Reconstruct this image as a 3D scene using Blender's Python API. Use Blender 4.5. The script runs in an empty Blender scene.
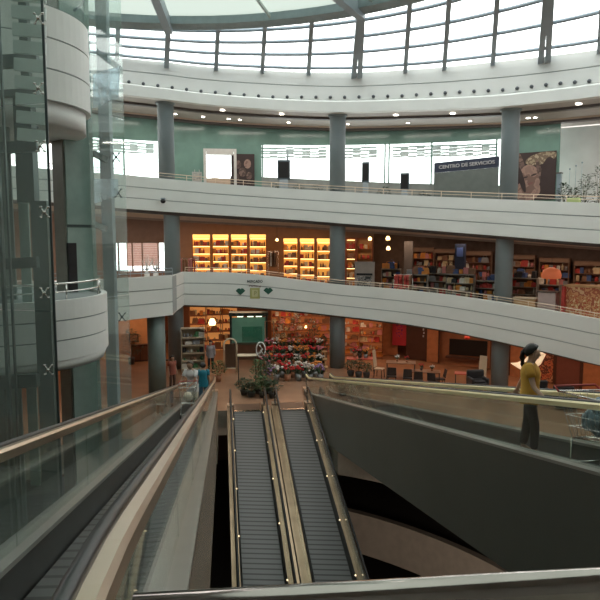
import bpy, bmesh, math, random
from mathutils import Vector, Matrix
random.seed(7)
C = bpy.context.scene.collection
PI = math.pi
def R(d): return math.radians(d)
# ------------------------------------------------------------------ materials
MATS = {}
def mat(name, col, rough=.5, metal=0.0, noise=0.08, scale=3.0, spec=.4, bump=0.0, emit=None, est=0):
    if name in MATS: return MATS[name]
    m = bpy.data.materials.new(name); m.use_nodes = True
    nt = m.node_tree; b = nt.nodes['Principled BSDF']
    tc = nt.nodes.new('ShaderNodeTexCoord')
    nz = nt.nodes.new('ShaderNodeTexNoise'); nz.inputs['Scale'].default_value = scale; nz.inputs['Detail'].default_value = 4
    nt.links.new(tc.outputs['Object'], nz.inputs['Vector'])
    rp = nt.nodes.new('ShaderNodeValToRGB')
    rp.color_ramp.elements[0].position = .3; rp.color_ramp.elements[1].position = .7
    rp.color_ramp.elements[0].color = (*[max(0, c*(1-noise)) for c in col], 1)
    rp.color_ramp.elements[1].color = (*[min(1, c*(1+noise)) for c in col], 1)
    nt.links.new(nz.outputs['Fac'], rp.inputs['Fac'])
    nt.links.new(rp.outputs['Color'], b.inputs['Base Color'])
    b.inputs['Roughness'].default_value = rough; b.inputs['Metallic'].default_value = metal
    b.inputs['Specular IOR Level'].default_value = spec
    if bump:
        bp = nt.nodes.new('ShaderNodeBump'); bp.inputs['Strength'].default_value = bump
        nt.links.new(nz.outputs['Fac'], bp.inputs['Height']); nt.links.new(bp.outputs['Normal'], b.inputs['Normal'])
    if emit:
        b.inputs['Emission Color'].default_value = (*emit, 1); b.inputs['Emission Strength'].default_value = est
    MATS[name] = m; return m
def glass(name, tint, refl=.12, rough=.03, gcol=(1, 1, 1), haze=0.0, graze=.85):
    if name in MATS: return MATS[name]
    m = bpy.data.materials.new(name); m.use_nodes = True
    nt = m.node_tree; nt.nodes.clear()
    out = nt.nodes.new('ShaderNodeOutputMaterial'); mx = nt.nodes.new('ShaderNodeMixShader')
    tr = nt.nodes.new('ShaderNodeBsdfTransparent'); tr.inputs[0].default_value = (*tint, 1)
    gl = nt.nodes.new('ShaderNodeBsdfGlossy'); gl.inputs['Roughness'].default_value = rough; gl.inputs[0].default_value = (*gcol, 1)
    fc = nt.nodes.new('ShaderNodeLayerWeight'); fc.inputs['Blend'].default_value = .5
    lw = nt.nodes.new('ShaderNodeMath'); lw.operation = 'POWER'; lw.inputs[1].default_value = 4.5; nt.links.new(fc.outputs['Facing'], lw.inputs[0])
    ad = nt.nodes.new('ShaderNodeMath'); ad.operation = 'MULTIPLY_ADD'; ad.inputs[1].default_value = graze; ad.inputs[2].default_value = refl; ad.use_clamp = True
    nz = nt.nodes.new('ShaderNodeTexNoise'); nz.inputs['Scale'].default_value = 2
    nt.links.new(lw.outputs[0], ad.inputs[0]); nt.links.new(ad.outputs[0], mx.inputs[0])
    nt.links.new(tr.outputs[0], mx.inputs[1]); nt.links.new(gl.outputs[0], mx.inputs[2])
    dd = nt.nodes.new('ShaderNodeBsdfDiffuse'); dd.inputs[0].default_value = (.80, .88, .85, 1); m2 = nt.nodes.new('ShaderNodeMixShader')  # pale diffuse layer puts a light haze into the glass colour
    ns = nt.nodes.new('ShaderNodeMath'); ns.operation = 'MULTIPLY'; ns.inputs[1].default_value = haze*2; nt.links.new(nz.outputs[0], ns.inputs[0]); nt.links.new(ns.outputs[0], m2.inputs[0])
    nt.links.new(mx.outputs[0], m2.inputs[1]); nt.links.new(dd.outputs[0], m2.inputs[2]); nt.links.new(m2.outputs[0], out.inputs[0])
    MATS[name] = m; return m
def emis(name, col, st):
    return mat(name, col, emit=col, est=st)
def stripes(name, c1, c2, axis, freq, rough=.5, metal=0, thr=.8):
    m = mat(name, c1, rough, metal)
    nt = m.node_tree; b = nt.nodes['Principled BSDF']
    tc = nt.nodes.new('ShaderNodeTexCoord'); sp = nt.nodes.new('ShaderNodeSeparateXYZ'); nt.links.new(tc.outputs['Object'], sp.inputs[0])
    a = nt.nodes.new('ShaderNodeMath'); a.operation = 'MULTIPLY'; a.inputs[1].default_value = freq; nt.links.new(sp.outputs[axis], a.inputs[0])
    f = nt.nodes.new('ShaderNodeMath'); f.operation = 'FRACT'; nt.links.new(a.outputs[0], f.inputs[0])
    g = nt.nodes.new('ShaderNodeMath'); g.operation = 'GREATER_THAN'; g.inputs[1].default_value = thr; nt.links.new(f.outputs[0], g.inputs[0])
    x = nt.nodes.new('ShaderNodeMix'); x.data_type = 'RGBA'
    x.inputs[6].default_value = (*c1, 1); x.inputs[7].default_value = (*c2, 1)
    nt.links.new(g.outputs[0], x.inputs[0]); nt.links.new(x.outputs[2], b.inputs['Base Color'])
    return m
def voro(name, cols, scale, rough=.6, emit=0):
    """blotchy pattern of several colours: printed picture, flowers, mixed goods"""
    m = mat(name, cols[0], rough)
    nt = m.node_tree; b = nt.nodes['Principled BSDF']
    tc = nt.nodes.new('ShaderNodeTexCoord')
    nz = nt.nodes.new('ShaderNodeTexNoise'); nz.inputs['Scale'].default_value = scale; nz.inputs['Detail'].default_value = 3
    nt.links.new(tc.outputs['Object'], nz.inputs['Vector'])
    rp = nt.nodes.new('ShaderNodeValToRGB'); n = len(cols); rp.color_ramp.interpolation = 'CONSTANT'
    while len(rp.color_ramp.elements) < n: rp.color_ramp.elements.new(.5)
    for i, c in enumerate(cols):
        rp.color_ramp.elements[i].position = .0 if i == 0 else .33+.34*i/n; rp.color_ramp.elements[i].color = (*c, 1)
    nt.links.new(nz.outputs['Fac'], rp.inputs['Fac']); nt.links.new(rp.outputs['Color'], b.inputs['Base Color'])
    if emit:
        nt.links.new(rp.outputs['Color'], b.inputs['Emission Color']); b.inputs['Emission Strength'].default_value = emit
    return m

M_white = mat('white_fascia_panel', (.70, .72, .69), .5, noise=.03, scale=.7)
M_groove = mat('fascia_joint', (.33, .36, .36), .6)
M_soffit = mat('soffit_plaster', (.47, .45, .43), .7, noise=.05)
M_beige = mat('beige_slab_edge', (.55, .48, .41), .6)
M_col = mat('column_grey_paint', (.20, .245, .26), .45, noise=.05, scale=1)
M_steel = mat('blue_grey_steel', (.19, .25, .29), .4, .3)
M_dsteel = mat('dark_green_steel', (.08, .11, .11), .4, .3)
M_chrome = mat('polished_steel', (.75, .73, .7), .12, 1, noise=.02)
M_brass = mat('bronze_steel', (.36, .29, .21), .22, 1, noise=.05)
M_champ = mat('champagne_metal', (.74, .60, .47), .33, 1, noise=.05)
M_rubber = mat('black_rubber', (.018, .018, .019), .35)
M_clad = mat('grey_cladding', (.125, .125, .11), .4, .2, noise=.06, scale=.6)
M_cladb = mat('brown_reflective_cladding', (.30, .22, .16), .25, .45, noise=.12, scale=.5)
M_deck = mat('gold_deck', (.32, .245, .16), .3, .9, noise=.15, scale=2)
M_ddeck = mat('dark_deck', (.10, .10, .10), .35, .6)
M_pallet = None
M_gbal = glass('balustrade_glass', (.85, .89, .87), .03, haze=.02, graze=.55)
M_gsho = glass('shopfront_glass', (.62, .82, .76), .08)
M_gtow = glass('tower_glass', (.88, .94, .925), .10, haze=.09)
M_gclear = glass('clear_glass', (.93, .97, .97), .05)
M_ggreen = mat('green_back_painted_glass', (.19, .33, .29), .15, 0, noise=.15, scale=.8)
M_floor = None

# ------------------------------------------------------------------ object helpers
LOC = {}
def tag(o, label=None, cat=None, group=None, kind=None):
    if label: o['label'] = label
    if cat: o['category'] = cat
    if group: o['group'] = group
    if kind: o['kind'] = kind
    return o
def thing(name, label, cat, loc=(0, 0, 0), group=None, kind=None):
    o = bpy.data.objects.new(name, None); C.objects.link(o); o.location = loc
    o.empty_display_size = .2
    LOC[o.name] = Vector(loc)
    return tag(o, label, cat, group, kind)
class MB:
    def __init__(s, M=None): s.v = []; s.f = []; s.M = M or Matrix(); s.sm = []
    def add(s, vs, fs, smooth=False, M=None):
        n = len(s.v); mm = s.M @ M if M is not None else s.M
        s.v += [mm @ Vector(v) for v in vs]
        s.f += [tuple(i+n for i in f) for f in fs]; s.sm += [smooth]*len(fs); return s
    def box(s, c, d, rz=0, M=None):
        x, y, z = d[0]/2, d[1]/2, d[2]/2
        vs = [Vector((a*x, b*y, e*z)) for e in (-1, 1) for b in (-1, 1) for a in (-1, 1)]
        mm = Matrix.Translation(c) @ Matrix.Rotation(rz, 4, 'Z')
        return s.add([mm @ v for v in vs], [(0,2,3,1),(4,5,7,6),(0,1,5,4),(2,6,7,3),(0,4,6,2),(1,3,7,5)], False, M)
    def bbox(s, c, d, bev=.02, rz=0):
        bm = bmesh.new(); bmesh.ops.create_cube(bm, size=1)
        for v in bm.verts: v.co = Vector((v.co.x*d[0], v.co.y*d[1], v.co.z*d[2]))
        bmesh.ops.bevel(bm, geom=bm.edges[:], offset=bev, segments=2, affect='EDGES', profile=.5)
        mm = Matrix.Translation(c) @ Matrix.Rotation(rz, 4, 'Z')
        bm.verts.index_update()
        r = s.add([mm @ v.co for v in bm.verts], [tuple(v.index for v in f.verts) for f in bm.faces]); bm.free(); return r
    def prism(s, poly, z0, z1):
        n = len(poly)
        vs = [(p[0], p[1], z0 if len(p) < 3 else p[2]+z0) for p in poly]+[(p[0], p[1], z1 if len(p) < 3 else p[2]+z1) for p in poly]
        return s.add(vs, [tuple(reversed(range(n))), tuple(range(n, 2*n))]+[(i, (i+1) % n, n+(i+1) % n, n+i) for i in range(n)])
    def loft(s, rings, closed_prof=True, caps=True, closed_path=False, smooth=False):
        """rings: list of lists of points"""
        n = len(rings[0]); vs = [p for r in rings for p in r]; fs = []
        m = len(rings)
        for i in range(m if closed_path else m-1):
            a = i*n; b = ((i+1) % m)*n
            for j in range(n if closed_prof else n-1):
                k = (j+1) % n; fs.append((a+j, a+k, b+k, b+j))
        if caps and closed_prof and not closed_path:
            fs.append(tuple(reversed(range(n)))); fs.append(tuple((m-1)*n+j for j in range(n)))
        return s.add(vs, fs, smooth)
    def tube(s, pts, r, n=8, closed=False, flat=1.0):
        pts = [Vector(p) for p in pts]; rings = []
        N = len(pts)
        for i, p in enumerate(pts):
            if closed: t = pts[(i+1) % N]-pts[i-1]
            else: t = pts[min(i+1, N-1)]-pts[max(i-1, 0)]
            t.normalize()
            u = t.cross(Vector((0, 0, 1)))
            if u.length < 1e-3: u = Vector((1, 0, 0))
            u.normalize(); w = u.cross(t)
            rr = r[i] if isinstance(r, (list, tuple)) else r
            rings.append([p+u*rr*math.cos(2*PI*k/n)+w*rr*flat*math.sin(2*PI*k/n) for k in range(n)])
        return s.loft(rings, True, True, closed, smooth=n > 5)
    def bar(s, p0, p1, w, h):
        p0, p1 = Vector(p0), Vector(p1); t = (p1-p0).normalized(); u = t.cross(Vector((0, 0, 1)))
        if u.length < 1e-3: u = Vector((1, 0, 0))
        u.normalize(); q = u.cross(t)
        rings = [[p+u*w/2*a+q*h/2*b for a, b in ((-1,-1),(1,-1),(1,1),(-1,1))] for p in (p0, p1)]
        return s.loft(rings)
    def lathe(s, prof, c=(0, 0, 0), n=20, caps=True):
        c = Vector(c); rings = [[c+Vector((r*math.cos(2*PI*k/n), r*math.sin(2*PI*k/n), z)) for k in range(n)] for r, z in prof]
        return s.loft(rings, True, caps, smooth=True)
    def ball(s, c, r, n=10, sc=(1, 1, 1)):
        vs = []; fs = []; c = Vector(c); m = max(4, n//2+1)
        for i in range(m+1):
            th = PI*i/m
            for k in range(n):
                a = 2*PI*k/n; vs.append(c+Vector((r*sc[0]*math.sin(th)*math.cos(a), r*sc[1]*math.sin(th)*math.sin(a), r*sc[2]*math.cos(th))))
        for i in range(m):
            for k in range(n):
                fs.append((i*n+k, (i+1)*n+k, (i+1)*n+(k+1) % n, i*n+(k+1) % n))
        return s.add(vs, fs, True)
    def leaf(s, p, d, L, w, up=.3):
        p = Vector(p); d = Vector(d).normalized(); u = d.cross(Vector((0, 0, 1)))
        if u.length < .1: u = Vector((1, 0, 0))
        u.normalize(); m = p+d*L*.5+Vector((0, 0, L*up*.3)); e = p+d*L-Vector((0, 0, L*up*.2))
        return s.add([p, m+u*w/2, e, m-u*w/2], [(0, 1, 2, 3)], True)
    def build(s, name, m, parent=None, label=None):
        off = Vector((0, 0, 0))
        if parent is not None: off = LOC[parent.name]
        elif s.v:
            xs = [v.x for v in s.v]; ys = [v.y for v in s.v]; zs = [v.z for v in s.v]
            off = Vector(((min(xs)+max(xs))/2, (min(ys)+max(ys))/2, min(zs)))
        me = bpy.data.meshes.new(name); me.from_pydata([v-off for v in s.v], [], s.f); me.validate(); me.update()
        for p, q in zip(me.polygons, s.sm): p.use_smooth = q
        bm = bmesh.new(); bm.from_mesh(me); bmesh.ops.remove_doubles(bm, verts=bm.verts, dist=1e-5)
        bmesh.ops.recalc_face_normals(bm, faces=bm.faces); bm.to_mesh(me); bm.free()
        me.materials.append(m)
        o = bpy.data.objects.new(name, me); C.objects.link(o)
        if parent is not None: o.parent = parent; LOC[o.name] = off
        else: o.location = off; LOC[o.name] = off
        if label: o['label'] = label
        return o
def struct(o): o['kind'] = 'structure'; return o
def copy_tree(o, parent=None):
    c = o.copy(); C.objects.link(c); c.parent = parent
    LOC[c.name] = LOC.get(o.name, Vector()).copy()
    for ch in list(o.children): copy_tree(ch, c)
    return c
def text(name, s, M, size, m, parent=None, depth=.004, width=None):
    cu = bpy.data.curves.new(name, 'FONT'); cu.body = s; cu.size = size; cu.extrude = depth
    cu.offset = size*.02; cu.align_x = 'CENTER'; cu.align_y = 'CENTER'
    t = bpy.data.objects.new(name+'_tmp', cu); C.objects.link(t)
    dg = bpy.context.evaluated_depsgraph_get(); me = bpy.data.meshes.new_from_object(t.evaluated_get(dg))
    bpy.data.objects.remove(t)
    if width:
        xs = [v.co.x for v in me.vertices]; k = width/(max(xs)-min(xs))
        for v in me.vertices: v.co.x *= k
    off = LOC[parent.name] if parent is not None else M.translation.copy()
    me.transform(Matrix.Translation(-off) @ M)
    me.materials.clear(); me.materials.append(m)
    o = bpy.data.objects.new(name, me); C.objects.link(o)
    if parent is not None: o.parent = parent
    else: o.location = off
    return o

# ------------------------------------------------------------------ camera
EYE = 7.25; F = 631.0; PITCH = R(5.8)
cam = bpy.data.cameras.new('camera'); camo = bpy.data.objects.new('camera', cam); C.objects.link(camo)
camo.location = (0, 0, EYE); camo.rotation_euler = (PI/2-PITCH, 0, 0)
cam.sensor_width = 36; cam.lens = 36*F/600; cam.clip_start = .05; cam.clip_end = 500
bpy.context.scene.camera = camo
def W(px, py, Y):
    """measured direction from the standing point carried out to ground distance Y"""
    rx = (px-300)/F; ru = (300-py)/F
    d = Vector((rx, math.cos(PITCH)+ru*math.sin(PITCH), -math.sin(PITCH)+ru*math.cos(PITCH)))
    d *= Y/d.y
    return Vector((d.x, d.y, EYE+d.z))
# ------------------------------------------------------------------ plan of the atrium
CX, CY, RR = -1.8, 13.2, 20.8
def ring(phi, r): return Vector((CX+r*math.sin(R(phi)), CY+r*math.cos(R(phi)), 0))
def phi_at(px, r):
    lo, hi = -75, 75
    for _ in range(50):
        m = (lo+hi)/2; p = ring(m, r)
        v = 300+F*p.x/(p.y*math.cos(PITCH)) if p.y > .5 else (9999 if p.x > 0 else -9999)
        if v < px: lo = m
        else: hi = m
    return (lo+hi)/2
def yval(px, tab):
    if px <= tab[0][0]: a, b = tab[0], tab[1]
    elif px >= tab[-1][0]: a, b = tab[-2], tab[-1]
    else:
        for a, b in zip(tab, tab[1:]):
            if a[0] <= px <= b[0]: break
    return a[1]+(b[1]-a[1])*(px-a[0])/(b[0]-a[0])
def heights(tab):
    """height above ground floor as a function of X along the gallery edge"""
    out = []
    for px, y in tab:
        p = ring(phi_at(px, RR), RR); out.append((p.x, W(px, y, p.y).z))
    x0, x1 = out[0], out[-1]; k = (x1[1]-x0[1])/(x1[0]-x0[0])
    def f(x):
        if x < x0[0]: return x0[1]+k*(x-x0[0])*.6
        if x > x1[0]: return x1[1]+k*(x-x1[0])*.6
        return yval(x, out)
    return f
T_ring_top = heights([(120,57),(170,62),(200,66),(260,70),(300,72),(352,72.5),(400,70),(440,67),(487,62),(540,56),(600,48)])
T_ring_bot = heights([(120,94),(170,100),(200,104),(260,109),(337,112.5),(400,111),(450,109.5),(500,107),(550,102),(600,96)])
T_b3_top = heights([(100,173),(120,174),(170,179),(225,184),(280,188),(340,191.5),(400,195),(460,197.5),(520,200),(600,203)])
T_b3_bot = heights([(100,205),(120,208),(200,214),(300,220),(400,228),(500,236),(600,244)])
T_b2_top = heights([(180,272),(225,272.5),(250,274),(300,280),(340,285),(400,289.5),(450,295),(500,302),(550,310),(600,319)])
T_b2_bot = heights([(180,305),(240,306.5),(300,311.5),(340,316),(400,323),(450,331),(500,341),(550,352),(600,364)])
def floor1(x): return 0 if x < 3 else -.11*(x-3)
def floor2(x): return T_b2_top(x)-1.05
def floor3(x): return T_b3_top(x)-1.0
LEV = {1: (floor1, T_b2_bot), 2: (floor2, T_b3_bot), 3: (floor3, T_ring_bot)}
def place(px, r, lev=None, dz=0, z=None):
    """local frame on the gallery: x to the right as seen from the atrium, y outward, z up"""
    ph = phi_at(px, r); p = ring(ph, r)
    p.z = z if z is not None else (LEV[lev][0](ring(ph, RR).x) if lev else 0)
    p.z += dz
    return Matrix.Translation(p) @ Matrix.Rotation(-R(ph), 4, 'Z')
def zpx(px, py, r):
    p = ring(phi_at(px, r), r); return W(px, py, p.y).z

def sweep(name, m, a0, a1, prof, step=1.5, parent=None, closed=False):
    """prof(x) -> closed list of (radius, z)"""
    n = max(2, int((a1-a0)/step)); rings = []
    for i in range(n+(0 if closed else 1)):
        ph = a0+(a1-a0)*i/n; x = ring(ph, RR).x
        rings.append([Vector((ring(ph, r).x, ring(ph, r).y, z)) for r, z in prof(x)])
    b = MB(); b.loft(rings, True, not closed, closed); return b.build(name, m, parent)

# ================================================================== THE SETTING
A0, A1 = -62, 84          # sector of the round atrium that is built as open galleries
def panels(bot, top, n, name, a0=A0, a1=A1, lip=0.0):
    root = struct(sweep(name, M_groove, a0, a1, lambda x: [(RR+.04, bot(x)+.01), (RR+.28, bot(x)+.01), (RR+.28, top(x)-.02), (RR+.04, top(x)-.02)]))
    LOC[root.name] = root.location.copy()
    for i in range(n):
        def pf(x, i=i):
            b0, t0 = bot(x), top(x); z0 = b0+(t0-b0)*i/n+.022*(i > 0); z1 = b0+(t0-b0)*(i+1)/n-.022*(i < n-1)
            return [(RR, z0), (RR+.3, z0) if i in (0,) else (RR+.1, z0), (RR+.3, z1) if i == n-1 else (RR+.1, z1), (RR, z1)]
        sweep('fascia_panel', M_white, a0, a1, pf, parent=root)
    return root
wall_ring = panels(lambda x: T_ring_bot(x)+.62, T_ring_top, 2, 'wall_roof_ring')
lip = sweep('cornice', M_white, A0, A1, lambda x: [(RR-.16, T_ring_bot(x)), (RR+.3, T_ring_bot(x)), (RR+.3, T_ring_bot(x)+.64), (RR-.02, T_ring_bot(x)+.6), (RR-.16, T_ring_bot(x)+.5)], parent=wall_ring)
wall_up = panels(T_b3_bot, T_b3_top, 3, 'wall_upper_gallery')
ph180 = phi_at(181, RR)
wall_lo = panels(T_b2_bot, T_b2_top, 3, 'wall_middle_gallery', ph180, A1)
# gallery floors and ceilings
MID = 8.6
def slab(name, m, zf, r0, r1, th, a0=A0, a1=A1):
    return struct(sweep(name, m, a0, a1, lambda x: [(r0, zf(x)), (r1, zf(x)), (r1, zf(x)+th), (r0, zf(x)+th)], step=3))
M_gfloor = mat('gallery_floor_tile', (.45, .36, .28), .3, noise=.05)
slab('floor_upper_gallery', M_gfloor, lambda x: floor3(x)-.12, RR+.2, RR+MID, .1)
slab('floor_middle_gallery', M_gfloor, lambda x: floor2(x)-.12, RR+.2, RR+MID, .1)
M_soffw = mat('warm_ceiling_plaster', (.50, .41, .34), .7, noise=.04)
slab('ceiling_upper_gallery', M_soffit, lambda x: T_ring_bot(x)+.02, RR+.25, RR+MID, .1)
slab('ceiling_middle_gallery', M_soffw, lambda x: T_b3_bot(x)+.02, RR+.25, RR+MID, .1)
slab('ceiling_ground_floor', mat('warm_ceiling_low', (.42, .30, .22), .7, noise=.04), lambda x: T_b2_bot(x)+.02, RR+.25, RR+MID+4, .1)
# stepped bulkheads and light coves under the ceilings
def bulk(name, m, f, r, h, w=.25, a0=A0, a1=A1): return struct(sweep(name, m, a0, a1, lambda x: [(r, f(x)-h), (r+w, f(x)-h), (r+w, f(x)+.03), (r, f(x)+.03)], step=3))
M_dk = mat('dark_bulkhead', (.13, .115, .11), .5)
M_cove = mat('cove_edge', (.62, .50, .40), .4, noise=.03)
bulk('trim_1', M_dk, T_ring_bot, RR+1.55, .10, .35)
bulk('trim_2', M_soffit, T_ring_bot, RR+1.9, .06, 2.2)
bulk('trim_3', M_cove, T_ring_bot, RR+4.05, .14, .06)
bulk('trim_4', M_dk, T_ring_bot, RR+4.12, .24, .5)
bulk('trim_5', M_dk, T_b3_bot, RR+.32, .16, .25)
bulk('trim_6', mat('grey_brown_bulkhead', (.33, .28, .25), .6), T_b3_bot, RR+3.2, .42, .2)
bulk('trim_7', M_cove, T_b3_bot, RR+3.1, .30, .08)
bulk('trim_8', M_dk, T_b2_bot, RR+.32, .13, .25)
bulk('trim_9', mat('brown_bulkhead', (.26, .16, .12), .6), T_b2_bot, RR+2.4, .30, .2)

# ground floor with the opening for the central walkways
HX, HY, HR = -3.5, 10.5, 11.85
HEAD = R(7.2)
def T(a, s, z): return Vector((a*math.cos(HEAD)-s*math.sin(HEAD), a*math.sin(HEAD)+s*math.cos(HEAD), z))
NA0, NA1, NS = -.18, 3.98, 25.9
hole = []
def inv(x, y): return (x*math.cos(HEAD)+y*math.sin(HEAD), -x*math.sin(HEAD)+y*math.cos(HEAD))
cor = [T(NA0, NS, 0), T(NA1, NS, 0)]
def circ_hit(a):
    s = 0.0
    for k in range(4000):
        s = 12+k*.005; p = T(a, s, 0)
        if math.hypot(p.x-HX, p.y-HY) > HR: return p
for i in range(0, 360, 3):
    th = R(i); p = Vector((HX+HR*math.sin(th), HY+HR*math.cos(th), 0))
    a, s = inv(p.x, p.y)
    if not (NA0 < a < NA1 and s > 10): hole.append((th, p))
for p in (circ_hit(NA0), T(NA0, NS, 0), T(NA1, NS, 0), circ_hit(NA1)):
    th = math.atan2(p.x-HX, p.y-HY) % (2*PI)
    hole.append((th, p))
h1 = [q for q in hole]
h1.sort(key=lambda q: q[0])
# keep the notch corners in walking order
pts = [q[1] for q in h1]
def fix(pts):
    a, b, c_, d = circ_hit(NA0), T(NA0, NS, 0), T(NA1, NS, 0), circ_hit(NA1)
    rest = [p for p in pts if min((p-q).length for q in (a, b, c_, d)) > 1e-4]
    rest.sort(key=lambda p: math.atan2(p.x-HX, p.y-HY) % (2*PI))
    th = math.atan2(a.x-HX, a.y-HY) % (2*PI); k = 0
    angs = [math.atan2(p.x-HX, p.y-HY) % (2*PI) for p in rest]
    # the notch lies past angle 0, insert after the last point below angle of a
    ta = math.atan2(a.x-HX, a.y-HY); td = math.atan2(d.x-HX, d.y-HY)
    low = [p for p in rest if 0 <= math.atan2(p.x-HX, p.y-HY) < ta]
    oth = [p for p in rest if p not in low]
    oth.sort(key=lambda p: math.atan2(p.x-HX, p.y-HY) % (2*PI))
    return low+[a, b, c_, d]+oth
pts = fix(pts)
def outer_pts(p):
    d = Vector((p.x-CX, p.y-CY, 0)); return math.degrees(math.atan2(d.x, d.y))
mf = mat('terracotta_floor_tile', (.33, .18, .11), .25, noise=.10, scale=1.2)
b = MB(); n = len(pts)
rads = [18.4, 20.2, 21.5, 33]
rows = [pts]
for r in rads:
    row = []
    for p in pts:
        ph = outer_pts(p); q = ring(ph, r); x = ring(ph, RR).x
        k = 0 if r < 19 else (.5 if r < 21 else 1)
        q.z = floor1(x)*k; row.append(q)
    rows.append(row)
b.v = [p.copy() for row in rows for p in row]
for i in range(len(rows)-1):
    for j in range(n):
        k = (j+1) % n; b.f.append((i*n+j, i*n+k, (i+1)*n+k, (i+1)*n+j)); b.sm.append(False)
struct(b.build('floor', mf))
b = MB()
b.loft([[p+Vector((0, 0, -.0)) for p in pts], [p+Vector((0, 0, -1.05)) for p in pts]], True, False)
# soffit ring under the ground floor
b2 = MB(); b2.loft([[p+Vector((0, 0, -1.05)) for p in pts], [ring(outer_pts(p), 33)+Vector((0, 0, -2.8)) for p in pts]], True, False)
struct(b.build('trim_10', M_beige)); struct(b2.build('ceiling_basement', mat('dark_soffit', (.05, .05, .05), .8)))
# lower level edge
def arcpts(cx, cy, r, a0, a1, n): return [Vector((cx+r*math.sin(R(a0+(a1-a0)*i/n)), cy+r*math.cos(R(a0+(a1-a0)*i/n)), 0)) for i in range(n+1)]
ar = arcpts(-5.6, 12.9, 15.2, 22, 130, 40); ar2 = arcpts(-5.6, 12.9, 26, 22, 130, 40)
b = MB(); b.loft([[p+Vector((0, 0, -4.5)), p+Vector((0, 0, -6.25)), p*1.0+(q-p).normalized()*.3+Vector((0, 0, -6.25)), p+(q-p).normalized()*.3+Vector((0, 0, -4.5))] for p, q in zip(ar, ar2)])
struct(b.build('wall_basement_edge', M_beige))
b = MB(); b.loft([[p+(q-p).normalized()*.2+Vector((0, 0, -4.62)), q+Vector((0, 0, -4.62)), q+Vector((0, 0, -4.8)), p+(q-p).normalized()*.2+Vector((0, 0, -4.8))] for p, q in zip(ar, ar2)])
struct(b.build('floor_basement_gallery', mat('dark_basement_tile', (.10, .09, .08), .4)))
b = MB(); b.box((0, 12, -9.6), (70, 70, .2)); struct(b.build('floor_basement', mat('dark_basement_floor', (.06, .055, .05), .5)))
b = MB()
outer = [ring(i*6, 33) for i in range(60)]
b.loft([[p+Vector((0, 0, -9.6)) for p in outer], [p+Vector((0, 0, 4.3)) for p in outer]], True, False)
struct(b.build('wall_outer', mat('brown_back_wall', (.20, .11, .07), .7, noise=.2, scale=.3)))

# facade of the three levels (behind the shops)
def facade(name, m, r, f0, f1, a0, a1, w=.15):
    return struct(sweep(name, m, a0, a1, lambda x: [(r, f0(x)), (r+w, f0(x)), (r+w, f1(x)), (r, f1(x))], step=2))
FR = 7.0
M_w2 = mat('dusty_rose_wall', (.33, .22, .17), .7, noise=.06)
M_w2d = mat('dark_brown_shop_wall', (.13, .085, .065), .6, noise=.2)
e0, e1 = phi_at(108, RR+FR), phi_at(164, RR+FR)
zb = zpx(140, 271, RR+FR); zt = zpx(140, 243, RR+FR)
facade('wall_middle_left', M_w2, RR+FR, floor2, T_b3_bot, A0, e0)
facade('wall_middle_window_head', mat('brown_window_head', (.22, .15, .12), .6), RR+FR, lambda x: zt, T_b3_bot, e0, e1)
facade('wall_middle_window_sill', M_w2, RR+FR, floor2, lambda x: zb, e0, e1)
facade('wall_middle_centre', M_w2, RR+FR, floor2, T_b3_bot, e1, phi_at(374, RR+FR))
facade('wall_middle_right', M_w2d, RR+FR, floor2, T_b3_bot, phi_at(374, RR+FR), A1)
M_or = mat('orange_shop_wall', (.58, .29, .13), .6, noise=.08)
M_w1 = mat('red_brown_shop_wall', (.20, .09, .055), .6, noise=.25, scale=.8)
G1 = 9.5
facade('wall_ground_left', M_or, RR+4.5, lambda x: 0, T_b2_bot, A0, phi_at(150, RR+4.5))
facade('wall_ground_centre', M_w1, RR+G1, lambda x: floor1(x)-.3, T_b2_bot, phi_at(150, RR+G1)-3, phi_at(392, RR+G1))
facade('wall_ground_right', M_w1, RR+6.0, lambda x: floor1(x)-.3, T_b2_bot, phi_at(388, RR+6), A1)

# upper gallery glazed facade: bright windows with a green glass head band
UR = RR+4.8
def uz(px, y): return zpx(px, y, UR)
M_gsill = mat('grey_sill_panel', (.30, .33, .32), .5, noise=.15, scale=2)
WIN = [(60, 161, 147, 164, 187), (190, 224, 152, 154, 192), (262, 331, 142, 151, 173), (344, 430, 143, 152, 175), (430, 499, 143, 152, 178)]
def bandf(y0a, y0b, px0, px1):
    """height on the facade running from one measured level to another"""
    xa = ring(phi_at(px0, UR), RR).x; xb = ring(phi_at(px1, UR), RR).x
    za, zb_ = uz(px0, y0a), uz(px1, y0b)
    return lambda x: za+(zb_-za)*(x-xa)/(xb-xa)
head = lambda x: T_ring_bot(x)-.05
wl = bandf(139, 145, 120, 340)
facade('wall_upper_green_head', M_ggreen, UR, lambda x: wl(x)-.0, head, A0, phi_at(556, UR), .1)
green_bits = [(phi_at(165, UR), phi_at(207, UR)), (phi_at(235, UR), phi_at(262, UR)), (phi_at(498, UR), phi_at(556, UR))]
for a, c_ in green_bits:
    facade('wall_upper_green_panel', M_ggreen, UR+.01, floor3, lambda x: wl(x), a, c_, .1)
facade('wall_upper_green_panel', M_ggreen, UR+.01, lambda x: wl(x)-.45, lambda x: wl(x), phi_at(207, UR), phi_at(235, UR), .1)
sill = lambda x: floor3(x)+1.75
facade('wall_upper_sill', M_gsill, UR+.02, floor3, lambda x: floor3(x)+1.45, A0, phi_at(165, UR), .1)
facade('wall_upper_sill', M_gsill, UR+.02, floor3, lambda x: floor3(x)+1.95, phi_at(262, UR), phi_at(498, UR), .1)
facade('wall_upper_right', mat('pale_right_wall', (.74, .75, .76), .5, noise=.12, scale=.6), UR+2.5, floor3, head, phi_at(556, UR+2.5), A1, .1)
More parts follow.
